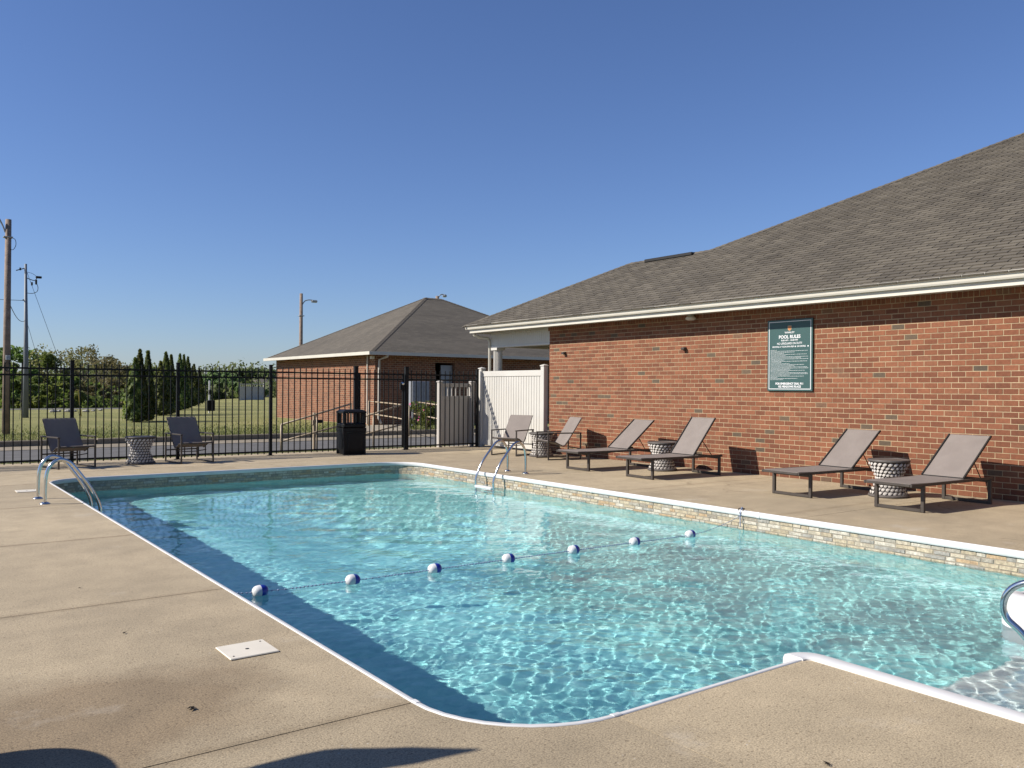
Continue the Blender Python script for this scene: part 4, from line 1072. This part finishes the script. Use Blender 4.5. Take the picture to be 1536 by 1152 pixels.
# ------------------------------------------------------------------ deck lids and debris
def lid(x0, x1, y0, y1, label):
    t = thing('skimmer_lid', label, 'deck lid', ((x0+x1)/2, (y0+y1)/2, 0), random.uniform(-.02,.02), 'cream skimmer lids')
    w, h = (x1-x0)/2, (y1-y0)/2
    MB().bbox(-w, w, -h, h, .001, .010, .004).build('plate', M['lid'], t)
    MB().lathe([(.011,.0085),(.011,.0112),(.0001,.0112)], 14, cap=False).build('finger_hole', M['dark'], t)
    for s in (-1, 1): MB().lathe([(.005,.009),(.005,.0125),(.0001,.0128)], 10, (s*(w-.03), s*(h-.04), 0), cap=False).build('screw', M['dark'], t)
    return t
lid(1.522, 1.80, 4.66, 4.93, 'square cream skimmer lid in the deck by the left pool edge, nearest')
lid(1.47, 1.74, 13.66, 13.93, 'square cream skimmer lid in the deck beyond the left ladder')
k = 0
for (px, py, sz, lab) in ((291,1064,.019,'dark dead leaf on the deck nearest the left foreground'),(185,951,.010,'dark leaf scrap on the deck left of the near skimmer lid'),(119,883,.009,'tiny dark leaf scrap on the deck midway up the left side'),(1241,1148,.012,'dark leaf scrap at the bottom right of the deck')):
    d = at_depth(px, py, 1.0)-Vector((0,0,CAM_H)); pnt = Vector((0,0,CAM_H))-d*(CAM_H/d.z)
    mb = MB()
    for j in range(5):
        a = random.uniform(0, 2*PI); r1 = sz*random.uniform(.6,1.3); c0 = Vector((random.gauss(0,sz*.4), random.gauss(0,sz*.4), .003))
        u = Vector((math.cos(a), math.sin(a), 0)); w = Vector((-u.y, u.x, 0))
        mb.add([c0-u*r1, c0+w*r1*.35+Vector((0,0,.008)), c0+u*r1+Vector((0,0,.005)), c0-w*r1*.35+Vector((0,0,.006))], [(0,1,2,3)])
    o = mb.build('dead_leaf', M['leafbit']); o.location = (pnt.x, pnt.y, 0); tag(o, lab, 'leaf', 'dead leaves on the deck')

# ------------------------------------------------------------------ added out-of-frame table and umbrella, made up to shade the near deck
bt_ = thing('table_shadow_caster', 'added round table shape, unseen left of the frame, casting a shadow on the near deck', 'table', (-.81, 4.146, 0))
MB().lathe([(.30,.0),(.31,.03),(.26,.06),(.26,.70),(.29,.74),(.29,.91)], 32).build('caster_drum', M['weave_dark'], bt_, smooth=True)
MB().lathe([(.36,.912),(.38,.92),(.382,.945),(.37,.955)], 40).build('table_top', M['table_top'], bt_, smooth=True)
um = thing('umbrella_shadow_caster', 'added folded umbrella shape, unseen left of the frame, casting the tapered deck shadow', 'umbrella', (-.81, 4.146, .96))  # invented caster, profile shaped to the outline of the foreground shadow
MB().tube([(0,0,.0),(0,0,1.28)], .020, 10).build('pole', M['dark'], um)
MB().lathe([(.13,.0),(.126,.12),(.05,.24),(.03,.3)], 20).build('caster_collar', M['dark'], um, smooth=True)
cv = MB(); nf_ = 16
prof = [(r_, z_+.12) for r_, z_ in [(.035,.52),(.105,.66),(.135,.74),(.10,.88),(.085,.97),(.05,1.06),(.012,1.17),(.004,1.185)]]
for (r, z) in prof:
    for k in range(nf_*2): t = PI*k/nf_; q_ = r*(1.0 if k % 2 else .74); cv.v.append((q_*math.cos(t), q_*math.sin(t), z))
for i in range(len(prof)-1):
    for k in range(nf_*2): cv.f.append((i*nf_*2+k, i*nf_*2+(k+1)%(nf_*2), (i+1)*nf_*2+(k+1)%(nf_*2), (i+1)*nf_*2+k)); cv.tone.append(.5); cv.mi.append(0)
cv.build('caster_canopy', M['canvas'], um, smooth=True)

# ------------------------------------------------------------------ far brick building
FX, FYB = 14.884, 29.05
fb = thing('brick_building', 'smaller red brick building with dark hip roof beyond the iron fence', 'building', (FX, FYB, 0))
FXE, FYE = 26.6, 39.2
uvw = lambda v, nn: (v.y, v.z) if abs(nn.x) > .5 else (v.x, v.z)
fw = MB()
fw.add([(FX,FYE,-.1),(FX,FYB,-.1),(FX,FYB,2.86),(FX,FYE,2.86)], [(0,1,2,3)])
dx0, dx1, dz = 17.53, 18.45, 2.5
fw.add([(FX,FYB,-.1),(dx0,FYB,-.1),(dx0,FYB,2.86),(FX,FYB,2.86)], [(0,1,2,3)])
fw.add([(dx1,FYB,-.1),(FXE,FYB,-.1),(FXE,FYB,2.86),(dx1,FYB,2.86)], [(0,1,2,3)])
fw.add([(dx0,FYB,dz),(dx1,FYB,dz),(dx1,FYB,2.86),(dx0,FYB,2.86)], [(0,1,2,3)])
fw.add([(dx0,FYB,-.1),(dx0,FYB+1.2,-.1),(dx0,FYB+1.2,dz),(dx0,FYB,dz)], [(0,1,2,3)]); fw.add([(dx1,FYB,-.1),(dx1,FYB,dz),(dx1,FYB+1.2,dz),(dx1,FYB+1.2,-.1)], [(0,1,2,3)])
fw.add([(FXE,FYB,-.1),(FXE,FYE,-.1),(FXE,FYE,2.86),(FXE,FYB,2.86)], [(0,1,2,3)]); fw.add([(FX,FYE,-.1),(FX,FYE,2.86),(FXE,FYE,2.86),(FXE,FYE,-.1)], [(0,1,2,3)])
fw.build('wall', M['brick_far'], fb, world=True, uv=uvw)
MB().box(dx0, dx1, FYB+1.2, FYB+1.25, 0, dz).build('entry_back', M['dark'], fb, world=True)
dr = MB().bbox(dx0+.35, dx1-.02, FYB+.15, FYB+.2, .02, 2.42, .006).build('door', M['mail'], fb, world=True)
MB().tube([(dx0+.42-FX, .10, 1.0), (dx0+.42-FX, .10, 1.12)], .015, 6).build('handle', M['steel'], dr)
e0 = (14.48, 28.66, 2.83); e1 = (14.48, 39.6, 2.83); e2 = (27.0, 39.6, 2.83); e3 = (27.0, 28.66, 2.83); ap = (20.27, 34.53, 5.71); ap2 = (21.15, 34.53, 5.71)
fr = MB().add([e0,e1,e2,e3,ap,ap2], [(0,4,1),(0,3,5,4),(3,2,5),(1,4,5,2)])
def uvr(v, nn):
    s = math.hypot(nn.x, nn.y)
    if abs(nn.x) > abs(nn.y): return (v.y, (v.z-2.83)/s)
    return (v.x, (v.z-2.83)/s)
rf = fr.build('roof', M['shingle_far'], fb, world=True, uv=uvr)
hc = MB()
for a, b, d1, d2 in ((e0,ap,(0,1,0),(1,0,0)),(e1,ap,(0,-1,0),(1,0,0)),(e3,ap2,(-1,0,0),(0,1,0)),(ap,ap2,(0,-1,-.49),(0,1,-.49))):
    a = Vector(a); b = Vector(b); L = (b-a).length; m = max(1, int(L/.15)); up = Vector((0,0,.022))
    for i in range(m):
        p = a.lerp(b, i/m); q_ = a.lerp(b, (i+1.15)/m)
        for d in (d1, d2): d = Vector(d)*.16; hc.add([p+up, q_+up*.6, q_+d+up*.5, p+d+up*.8], [(0,1,2,3)])
hc.build('hip_cap', simple('hip_cap', (.125,.105,.08), .95, var=.3, scale=6), rf, world=True)
MB().box(14.53, 26.95, 28.71, 39.55, 2.80, 2.815).build('soffit', M['trim'], fb, world=True)
MB().box(14.40, 14.50, 28.58, 39.6, 2.73, 2.85).build('gutter', M['trim'], fb, world=True)
MB().box(14.51, 27.0, 28.58, 28.68, 2.73, 2.85).build('gutter', M['trim'], fb, world=True)
MB().tube([(15.2,28.62,2.78),(15.2,28.66,2.68),(15.02,28.97,2.56),(15.02,28.99,.35),(15.05,28.85,.15)], .05, 8).build('downspout', M['vinyl_tan'], fb, world=True, smooth=True)
MB().tube([(14.84,29.6,2.75),(14.84,29.6,.1)], .03, 8).build('conduit', M['trim'], fb, world=True)
MB().bbox(14.70, 14.84, 29.0, 29.12, 2.58, 2.70, .01).build('corner_light', M['trim'], fb, world=True)

# a house farther off, only its near corner shows past the building
hs = thing('far_house', 'pale far house with shingled roof just left of the far brick building', 'house', at_depth(386, 590, 128))
hs.location.z = -2.6
MB().box(-1.5, 16, 0, 9, -2, 4.1).build('wall', simple('far_siding', (.45,.40,.33), .8), hs)
MB().add([(-2.2,-.7,4.0),(16.7,-.7,4.0),(16.7,9.7,4.0),(-2.2,9.7,4.0),(2.8,4.5,5.7),(11.7,4.5,5.7)], [(0,1,5,4),(1,2,5),(2,3,4,5),(3,0,4),(3,2,1,0)]).build('roof', simple('far_roof', (.12,.105,.085), .95, var=.2), hs)
MB().box(-1.52, -1.5, 3, 4.2, .8, 2.4).build('window', M['dark'], hs)
spindle_panel('vinyl_fence', 'far white vinyl fence panel at the lawn edge by the far brick building', (31.0, 92.5, -.05), math.radians(12), 3.0, 1.9, M['vinyl_tan'], 12)

# ------------------------------------------------------------------ handrails, mailbox, keypad, shrub by the far building
def railing(name, label, top, low, posts, mat=M['ramp_rail'], zf=-.05):
    t = thing(name, label, 'railing', (posts[0][0], posts[0][1], 0), 0)
    MB().tube(top, .022, 8).build('top_rail', mat, t, smooth=True, world=True)
    MB().tube(low, .022, 8).build('lower_rail', mat, t, smooth=True, world=True)
    for (x, y, z) in posts: MB().tube([(x, y, zf), (x, y, z)], .022, 8).build('post', mat, t, smooth=True, world=True)
    return t
def on_y(x, y, Y):
    d = at_depth(x, y, 1.0)-Vector((0,0,CAM_H)); return Vector((0,0,CAM_H))+d*(Y/d.y)
ya = 19.62
p1, p2, l1, l2 = on_y(421.7,637,ya), on_y(527,605.7,ya), on_y(420.5,662.4,ya), on_y(527,634,ya)
railing('ramp_railing', 'tan pipe railing rising to the right behind the fence, left of the trash can', [p1,p2], [l1,l2], [(p1.x,ya,p1.z),(p2.x,ya,p2.z),((p1.x+p2.x)/2,ya,(p1.z+p2.z)/2)])
yb_ = 19.75
p1, p2, l1, l2 = on_y(540,627,yb_), on_y(606,606,yb_), on_y(540,653,yb_), on_y(606,636,yb_)
railing('ramp_railing', 'tan pipe railing rising to the right behind the gate', [p1,p2], [l1,l2], [(p1.x,yb_,p1.z),(p2.x,yb_,p2.z),((p1.x*.7+p2.x*.3),yb_,(p1.z*.7+p2.z*.3))])
railing('ramp_railing', 'tan pipe railing along the concrete walk at the far building corner', [(14.3,28.4,1.0),(13.6,25.2,.97),(12.9,22.9,.95)], [(14.3,28.4,.55),(13.6,25.2,.52),(12.9,22.9,.5)], [(14.3,28.4,1.0),(13.6,25.2,.97),(12.9,22.9,.95)], zf=.02)
railing('ramp_railing', 'tan pipe railing on the far side of the walk by the grey mailbox unit', [(15.9,28.0,1.0),(15.0,25.4,.97),(14.3,23.3,.95)], [(15.9,28.0,.55),(15.0,25.4,.52),(14.3,23.3,.5)], [(15.9,28.0,1.0),(15.0,25.4,.97),(14.3,23.3,.95)], zf=.02)
mbx = thing('mailbox_unit', 'grey metal cluster mailbox on two posts behind the gate', 'mailbox', (15.6, 27.0, 0))
MB().bbox(-.36, .36, -.16, .16, .80, 1.74, .012).build('cabinet', M['mail'], mbx)
for i in range(3):
    for j in range(5): MB().bbox(-.33+.225*i, -.33+.225*i+.21, -.172, -.163, .84+.176*j, .84+.176*j+.165, .003).build('mail_door', M['mail'], mbx)
for s in (-1, 1): MB().bbox(s*.25-.03, s*.25+.03, -.03, .03, .05, .80, .004).build('post', M['mail'], mbx)
kp = thing('keypad_post', 'tan post with a small black keypad box behind the fence', 'keypad post', (8.62, 20.1, -.055))
MB().bbox(-.03, .03, -.03, .03, 0, .92, .004).build('post', M['ramp_rail'], kp); MB().bbox(.03, .20, -.05, .05, .66, .74, .01).build('keypad_box', M['black'], kp); MB().bbox(-.06, -.03, -.05, .05, .62, .74, .005).build('card_reader', M['ramp_rail'], kp)

def leaf_mesh(name, centres, nleaf, spread, size, mat, tone_by=None, up=0.0, seed=0, aspect=.6):
    r = np.random.default_rng(seed); C_ = np.array([c[:3] for c in centres]); S_ = np.array([c[3] for c in centres])
    k = r.choice(len(centres), nleaf, p=S_**2/np.sum(S_**2))
    d = r.normal(size=(nleaf,3)); d /= np.linalg.norm(d, axis=1)[:,None]
    rad = S_[k]*(r.random(nleaf)**.4)*spread
    ctr = C_[k]+d*rad[:,None]*np.array([1,1,.8])
    nrm = r.normal(size=(nleaf,3))*.7+d*.8; nrm[:,2] += up; nrm /= np.linalg.norm(nrm, axis=1)[:,None]
    t = np.cross(nrm, r.normal(size=(nleaf,3))); t /= np.linalg.norm(t, axis=1)[:,None]; b = np.cross(nrm, t)
    sz = size*r.uniform(.6, 1.3, nleaf)
    t *= sz[:,None]; b *= (sz*aspect)[:,None]
    V_ = np.stack([ctr-t, ctr+b*.9, ctr+t, ctr-b*.9], 1).reshape(-1,3)
    me = bpy.data.meshes.new(name); F_ = np.arange(nleaf*4).reshape(-1,4)
    me.from_pydata(V_.tolist(), [], F_.tolist())
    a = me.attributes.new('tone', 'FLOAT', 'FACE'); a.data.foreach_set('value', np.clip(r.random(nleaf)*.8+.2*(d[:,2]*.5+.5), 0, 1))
    me.materials.append(mat); return me
sb = thing('flowering_shrub', 'leafy shrub with pink flowers at the end of the walk behind the fence', 'shrub', (15.15, 25.6, .07))
cs = [(random.gauss(0,.28), random.gauss(0,.28), random.uniform(.2,.85), .26) for _ in range(14)]
put('foliage', leaf_mesh('foliage', cs, 2600, 1.0, .045, M['leaf'], seed=5), sb)
put('flowers', leaf_mesh('flowers', [(c[0],c[1],c[2]+.05,c[3]) for c in cs], 70, 1.15, .04, M['flower'], seed=6, aspect=.9), sb)
MB().tube([(0,0,0),(.02,.0,.4)], [.03,.015], 6).build('stem', M['bark'], sb)

# ------------------------------------------------------------------ utility poles and wires
wp = thing('utility_pole', 'tall weathered wooden light pole at the far left edge', 'pole', (2.80, 28.7, .05))
MB().tube([(0,0,-.2),(.01,0,3),(.03,0,6.28)], [.105,.095,.078], 14).build('shaft', M['wood'], wp, smooth=True)
MB().tube(arcpts([(-.05,0,5.9),(-.12,0,6.1),(-.24,0,6.32),(-.40,.0,6.36)], 6), .022, 8).build('lamp_arm', M['grey_metal'], wp, smooth=True)
MB().bbox(-.62, -.34, -.09, .09, 6.30, 6.42, .03).build('lamp_head', M['grey_metal'], wp)
MB().tube(arcpts([(.10,-.08,5.75),(.20,-.05,5.70),(.22,0,5.55),(.16,0,5.42),(.08,-.08,5.40)], 6), .008, 6).build('cable_loop', M['wire'], wp, smooth=True)
MB().bbox(-.03, .09, -.16, -.09, 2.18, 2.32, .01).build('junction_box', M['grey_metal'], wp)
MB().tube(arcpts([(.0,-.12,2.15),(-.07,-.12,2.02),(0,-.12,1.86),(.07,-.12,1.95),(.05,-.12,2.12)], 6), .015, 6).build('coiled_cable', M['wire'], wp, smooth=True)
MB().tube([(.085,-.06,.0),(.085,-.06,2.2)], .014, 6).build('conduit', M['dark'], wp)
MB().bbox(-.10, .14, -.10, .10, 5.74, 5.78, .01).build('band', M['grey_metal'], wp)

M['steel_pole'] = simple('galvanised', (0.19, 0.21, 0.235), 0.6, 0.2, var=0.15, scale=1.5)
sp = thing('steel_utility_pole', 'slim grey steel utility pole with insulators on the lawn', 'pole', (4.95, 43.1, .07))
MB().tube([(0,0,-.2),(.0,0,3),(-.03,0,6.8)], [.125,.095,.05], 14).build('shaft', M['steel_pole'], sp, smooth=True)
MB().tube([(-.03,0,6.62),(-.40,0,6.48)], .022, 6).build('insulator_arm', M['dark'], sp)
MB().lathe([(.02,0),(.05,.02),(.02,.04),(.05,.06),(.02,.08),(.05,.10),(.02,.12)], 10, (-.24,0,6.50)).build('insulator', M['dark'], sp)
MB().tube(arcpts([(-.02,0,6.2),(.15,0,6.13),(.32,0,6.10),(.42,0,6.22)], 5), .018, 6).build('bracket', M['dark'], sp)
MB().bbox(.36, .60, -.05, .05, 6.20, 6.30, .02).build('cutout_switch', M['dark'], sp)
MB().bbox(.34, .42, -.04, .04, 5.92, 6.14, .02).build('arrester', M['dark'], sp); MB().bbox(.18, .25, -.04, .04, 5.86, 6.02, .02).build('fuse', M['dark'], sp)
MB().tube(arcpts([(0,0,5.52),(.25,0,5.52),(.42,0,5.62),(.45,0,5.82),(.38,0,6.0)], 5), .014, 6).build('jumper_cable', M['wire'], sp, smooth=True)
MB().tube([(-.03,0,5.2),(-.14,0,5.2)], .03, 8).build('wire_clamp', M['dark'], sp)
MB().tube(arcpts([(0,0,6.45),(.22,0,6.40),(.40,0,6.28)], 5), .008, 5).build('jumper_cable', M['wire'], sp)
for (z, tx, ty) in ((6.5, 1.85, .6), (4.35, 1.15, 1.6), (4.2, -.35, -1.5)):
    MB().tube([(0,0,z), (tx*1.25, ty*1.25, -.05)], .008, 5).build('guy_wire', M['wire'], sp)
MB().tube([(2.16,.4,1.2),(2.36,.76,.0)], .025, 6).build('guy_guard', M['yellow'], sp)
def wire(a, b, sag, label):
    a = Vector(a); b = Vector(b)
    pts = [a.lerp(b, t/24)-Vector((0,0,sag*4*(t/24)*(1-t/24))) for t in range(25)]
    off = a; o = MB().tube([p-off for p in pts], .011, 5).build('overhead_wire', M['wire'], smooth=True); o.location = off; tag(o, label, 'wire', 'overhead wires')
wire((2.83,28.7,4.0), (4.9,43.1,4.36), .25, 'overhead wire sagging between the wooden and the steel pole')
wire((4.9,43.1,5.25), (-22,39,5.6), .3, 'overhead wire leaving the steel pole to the left')
def light_pole(base, H, label, arm, dr=.42):
    t = thing('light_pole', label, 'light pole', base)
    MB().tube([(0,0,-.2),(0,0,H)], [.15,.11], 12).build('shaft', M['wood'], t, smooth=True)
    MB().tube(arcpts([(0,0,H-dr-.53),(arm*.25,0,H-dr-.13),(arm*.55,0,H-dr),(arm*.9,0,H-dr)], 5), .035, 8).build('lamp_arm', M['grey_metal'], t, smooth=True)
    MB().bbox(min(arm*.8,arm*1.25), max(arm*.8,arm*1.25), -.12, .12, H-dr-.16, H-dr+.02, .05).build('lamp_head', M['grey_metal'], t)
    MB().bbox(-.18, .18, -.17, .17, H-1.6, H-1.55, .01).build('band', M['grey_metal'], t)
    return t
light_pole((23.5, 57.2, -.2), 8.3, 'wooden light pole with a curved lamp arm rising behind the far roof', .95)
pl_ = at_depth(655, 600, 56)
light_pole((pl_.x, pl_.y, 0.0), 7.55, 'light pole whose lamp just shows above the far roof ridge', .55, -.12)
ws = thing('waste_station', 'white post with a black bin on the lawn beside the evergreens', 'waste station', (14.0, 46.6, .07))
MB().bbox(-.035, .035, -.035, .035, 0, 1.75, .006).build('post', M['white'], ws); MB().bbox(-.16, .26, -.16, .0, .12, .70, .03).build('bin', M['black'], ws); MB().bbox(-.05, .05, -.06, -.036, 1.0, 1.25, .005).build('bag_box', M['dark'], ws)
for i, (x, y, s) in enumerate(((7.2,51.5,.17),(7.55,52.0,.13),(7.9,51.4,.19),(8.3,51.9,.12),(8.75,51.3,.16),(9.3,52.2,.10),(9.9,53.4,.11))):
    mb = MB(); r = random.Random(i)
    for a in range(5):
        for b in range(8):
            ph = PI*a/4; th = 2*PI*b/8; k = s*r.uniform(.7,1.15)
            mb.v.append((k*1.3*math.sin(ph)*math.cos(th), k*math.sin(ph)*math.sin(th), k*.6*math.cos(ph)+.05))
    for a in range(4):
        for b in range(8): mb.f.append((a*8+b,a*8+(b+1)%8,(a+1)*8+(b+1)%8,(a+1)*8+b)); mb.tone.append(.5); mb.mi.append(0)
    o = mb.build('rock', M['rock']); o.location = (x, y, .07)
    tag(o, ('leftmost pale rock of the row on the far lawn', 'second pale rock from the left on the far lawn', 'largest pale rock near the left of the row on the far lawn', 'small pale rock in the middle of the row on the far lawn', 'low pale rock right of the middle of the row on the far lawn', 'smallest pale rock, second from the right on the far lawn', 'rightmost pale rock of the row on the far lawn')[i], 'rock', 'pale rocks on the far lawn')

# ------------------------------------------------------------------ trees
def arb_meshes(seed):
    r = np.random.default_rng(seed); nleaf = 9000
    u = r.random(nleaf)**.8; z = u
    th = r.random(nleaf)*2*PI
    prof = np.where(z < .12, .6+z/.12*.4, np.clip((1-z)/.88, 0, 1)**.78)
    lump = 1+.22*np.sin(th*3+z*11+seed)+.20*np.sin(th*5-z*23+seed*2)+.17*r.normal(size=nleaf)
    rr = (prof*lump*.95+.075*np.abs(r.normal(size=nleaf))*np.clip((1-z)*3.2, .12, 1))*np.sqrt(r.uniform(.35, 1, nleaf))
    ctr = np.stack([rr*np.cos(th), rr*np.sin(th), z], 1)
    return ctr, th, r
def arborvitae(x, y, h, w, seed, label):
    t = thing('arborvitae', label, 'tree', (x, y, .05), random.uniform(0, 6), 'evergreens in a row on the lawn')
    ctr, th, r = arb_meshes(seed); ctr = ctr*np.array([w*.40, w*.40, h*.98])+np.array([0,0,.08]); nleaf = len(ctr)
    out = np.stack([np.cos(th), np.sin(th), r.uniform(.2,.9,nleaf)], 1)+r.normal(size=(nleaf,3))*.35; out /= np.linalg.norm(out,axis=1)[:,None]
    up = np.array([0,0,1.0])+.5*np.stack([np.cos(th), np.sin(th), 0*th],1)+r.normal(size=(nleaf,3))*.3
    t1 = up-out*np.sum(up*out,1)[:,None]; t1 /= np.linalg.norm(t1,axis=1)[:,None]; b = np.cross(out, t1)
    sz = r.uniform(.03,.10,nleaf)
    V_ = np.stack([ctr-t1*sz[:,None], ctr+b*(sz*.5)[:,None], ctr+t1*(sz*1.2)[:,None], ctr-b*(sz*.5)[:,None]],1).reshape(-1,3)
    me = bpy.data.meshes.new('crown'); me.from_pydata(V_.tolist(), [], np.arange(nleaf*4).reshape(-1,4).tolist())
    a = me.attributes.new('tone','FLOAT','FACE'); a.data.foreach_set('value', np.clip(r.random(nleaf),0,1)); me.materials.append(M['leaf_arb'])
    put('crown', me, t); MB().tube([(0,0,-.1),(0,0,h*.6),(0,0,h*.95)], [.08,.05,.012], 8).build('trunk', M['bark'], t)
for i, (px, D, ytop, w, lab) in enumerate(((203,33.8,541,.95,'low bushy evergreen at the front left of the row on the lawn'),(210,34.2,528,.85,'tallest front evergreen of the row on the lawn, second from the left'),(222,35.0,530,.80,'slim dark evergreen on the right of the front clump on the lawn'),
        (241,41.5,545,1.0,'bushy evergreen in the gap between the front and second clumps'),(249,42.5,531,1.05,'tall evergreen at the left of the second clump on the lawn'),(257,43.6,535,.80,'slim evergreen at the right of the second clump on the lawn'),
        (270,51,533,1.0,'tall evergreen at the left of the third clump on the lawn'),(276,53,534,.9,'middle evergreen of the third clump on the lawn'),(282,55,537,1.0,'right evergreen of the third clump on the lawn'),
        (291,62,548,1.2,'evergreen just right of the third clump on the lawn'),(299,70,556,1.2,'small farthest evergreen at the right end of the row'))):
    p = at_depth(px, ytop, D); arborvitae(p.x, p.y, p.z-.02, w, 20+i, lab)

def tree(x, y, z0, H, W, seed, mat, label, nleaf=4200, size=.17, bare=False, name='leafy_tree', low=.18):
    r = random.Random(seed); t = thing(name, label, 'tree', (x, y, z0), r.uniform(0,6), 'trees beyond the lawn')
    cs = []; nc = 26
    for i in range(nc):
        u = r.uniform(low, .97); a = r.uniform(0, 2*PI); prof = math.sin(PI*min(1, max(.08,(u-low+.12)/(1.12-low))))**.6
        rr = W/2*prof*math.sqrt(r.uniform(.1,1)); cs.append((rr*math.cos(a)*1.1, rr*math.sin(a)*1.1, H*u, H*.075*r.uniform(.5,1.7)+W*.02))
    put('crown', leaf_mesh('crown', cs, nleaf, 1.0, size, mat, seed=seed, up=.3), t)
    tr = MB(); tr.tube([(0,0,-.5),(r.gauss(0,.1),r.gauss(0,.1),H*.35),(r.gauss(0,.2),r.gauss(0,.2),H*.8)], [H*.022,H*.016,H*.004], 8)
    for c in cs[:16 if not bare else 26]:
        zb_ = c[2]*r.uniform(.35,.6); mid = (c[0]*.45+r.gauss(0,.15), c[1]*.45, zb_+(c[2]-zb_)*.5)
        tr.tube([(0,0,zb_), mid, c[:3]], [H*.008,H*.005,H*.0015], 5)
    tr.build('trunk', M['bark'], t); return t
tl = [ # pixel x, top y, depth, width, kind, label
 (-30,540,70,7,0,'leafy green tree standing behind the wooden pole at the left edge'),
 (12,548,66,6,0,'bushy green tree just right of the wooden pole'),
 (30,521,92,8,0,'tall dark green tree rising behind the steel pole'),
 (62,533,84,7,0,'rounded green tree just right of the steel pole'),
 (92,514,88,9.5,1,'tall airy tree in pale spring leaf above the left fence'),
 (128,520,90,8,1,'airy brownish tree to the right of the tallest spring tree'),
 (42,566,62,5,0,'low green bushy tree at the lawn edge behind the steel pole'),
 (78,572,62,5.5,0,'low bright green tree at the lawn edge left of the fence post'),
 (108,566,66,5,0,'low dark green tree at the lawn edge behind the fence post'),
 (150,533,84,6,1,'thin brownish tree with bare twigs left of the evergreens'),
 (172,541,88,6,1,'sparse brown-green tree just left of the evergreens'),
 (138,580,66,4.5,1,'low twiggy tree at the lawn edge left of the evergreens'),
 (168,570,70,5,1,'low mixed shrubby tree behind the front evergreens'),
 (196,553,95,7,0,'green tree partly behind the front evergreens'),
 (232,556,110,8,2,'pale green tree seen between the evergreen clumps'),
 (318,556,128,9,2,'pale green tree behind the white post on the lawn'),
 (345,560,118,9,2,'bright green rounded tree left of the far vinyl fence'),
 (372,553,135,9,2,'tall pale green tree behind the far vinyl fence'),
 (398,556,140,9,2,'pale green tree touching the far brick building outline'),
]
for i, (px, yt, D, w, kd, lab) in enumerate(tl):
    p = at_depth(px, yt, D); z0 = zt(p.x, p.y)-.1
    tree(p.x, p.y, z0, p.z-z0, w, 100+i, (M['leaf'], M['leaf_dry'], M['leaf_far'])[kd], lab, nleaf=(5200, 1700, 4600)[kd], size=(.19,.14,.24)[kd]*D/80*1.05, bare=kd == 1, low=(.06,.22,.04)[kd])
# undergrowth and the far wood read as one mass
cs = []
for i in range(90):
    px = random.uniform(-120, 195); D = random.uniform(62, 92); p = at_depth(px, 600, D); cs.append((p.x, p.y, zt(p.x,p.y)+random.uniform(.2,1.7), random.uniform(.5,1.1)))
tag(put('undergrowth', leaf_mesh('undergrowth', cs, 8000, 1.2, .16, M['leaf'], seed=77)), 'dense green undergrowth at the edge of the left lawn', 'undergrowth', kind='stuff')
cs = []
for i in range(420):
    px = random.uniform(-400, 520); D = random.uniform(150, 210); yt = 557+6*math.sin(px*.031)+random.uniform(0, 40); p = at_depth(px, yt, D); cs.append((p.x, p.y, p.z, random.uniform(1.6,3.4)))
for i in range(160):
    px = random.uniform(180, 420); D = random.uniform(112, 135); p = at_depth(px, 600, D); cs.append((p.x, p.y, zt(p.x,p.y)+random.uniform(.3,2.0), random.uniform(.8,1.6)))
tag(put('far_wood', leaf_mesh('far_wood', cs, 30000, 1.1, .42, M['leaf_far'], seed=78)), 'hazy green wood along the horizon on the left', 'wood', kind='stuff')

# ------------------------------------------------------------------ base colours to suit the exposure
for m in bpy.data.materials:
    if not m.use_nodes or m.name in ('water', 'vinyl_liner', 'stainless'): continue
    nt = m.node_tree
    for nd in list(nt.nodes):
        if nd.type in ('BSDF_PRINCIPLED', 'BSDF_TRANSLUCENT'):
            sk = nd.inputs[0]
            if sk.is_linked:
                src = sk.links[0].from_socket; mx_ = N(nt, 'ShaderNodeMix', data_type='RGBA', blend_type='MULTIPLY'); mx_.inputs[0].default_value = 1.0
                mx_.inputs[7].default_value = (ALBEDO, ALBEDO, ALBEDO, 1); nt.links.new(src, mx_.inputs[6]); nt.links.new(mx_.outputs[2], sk)
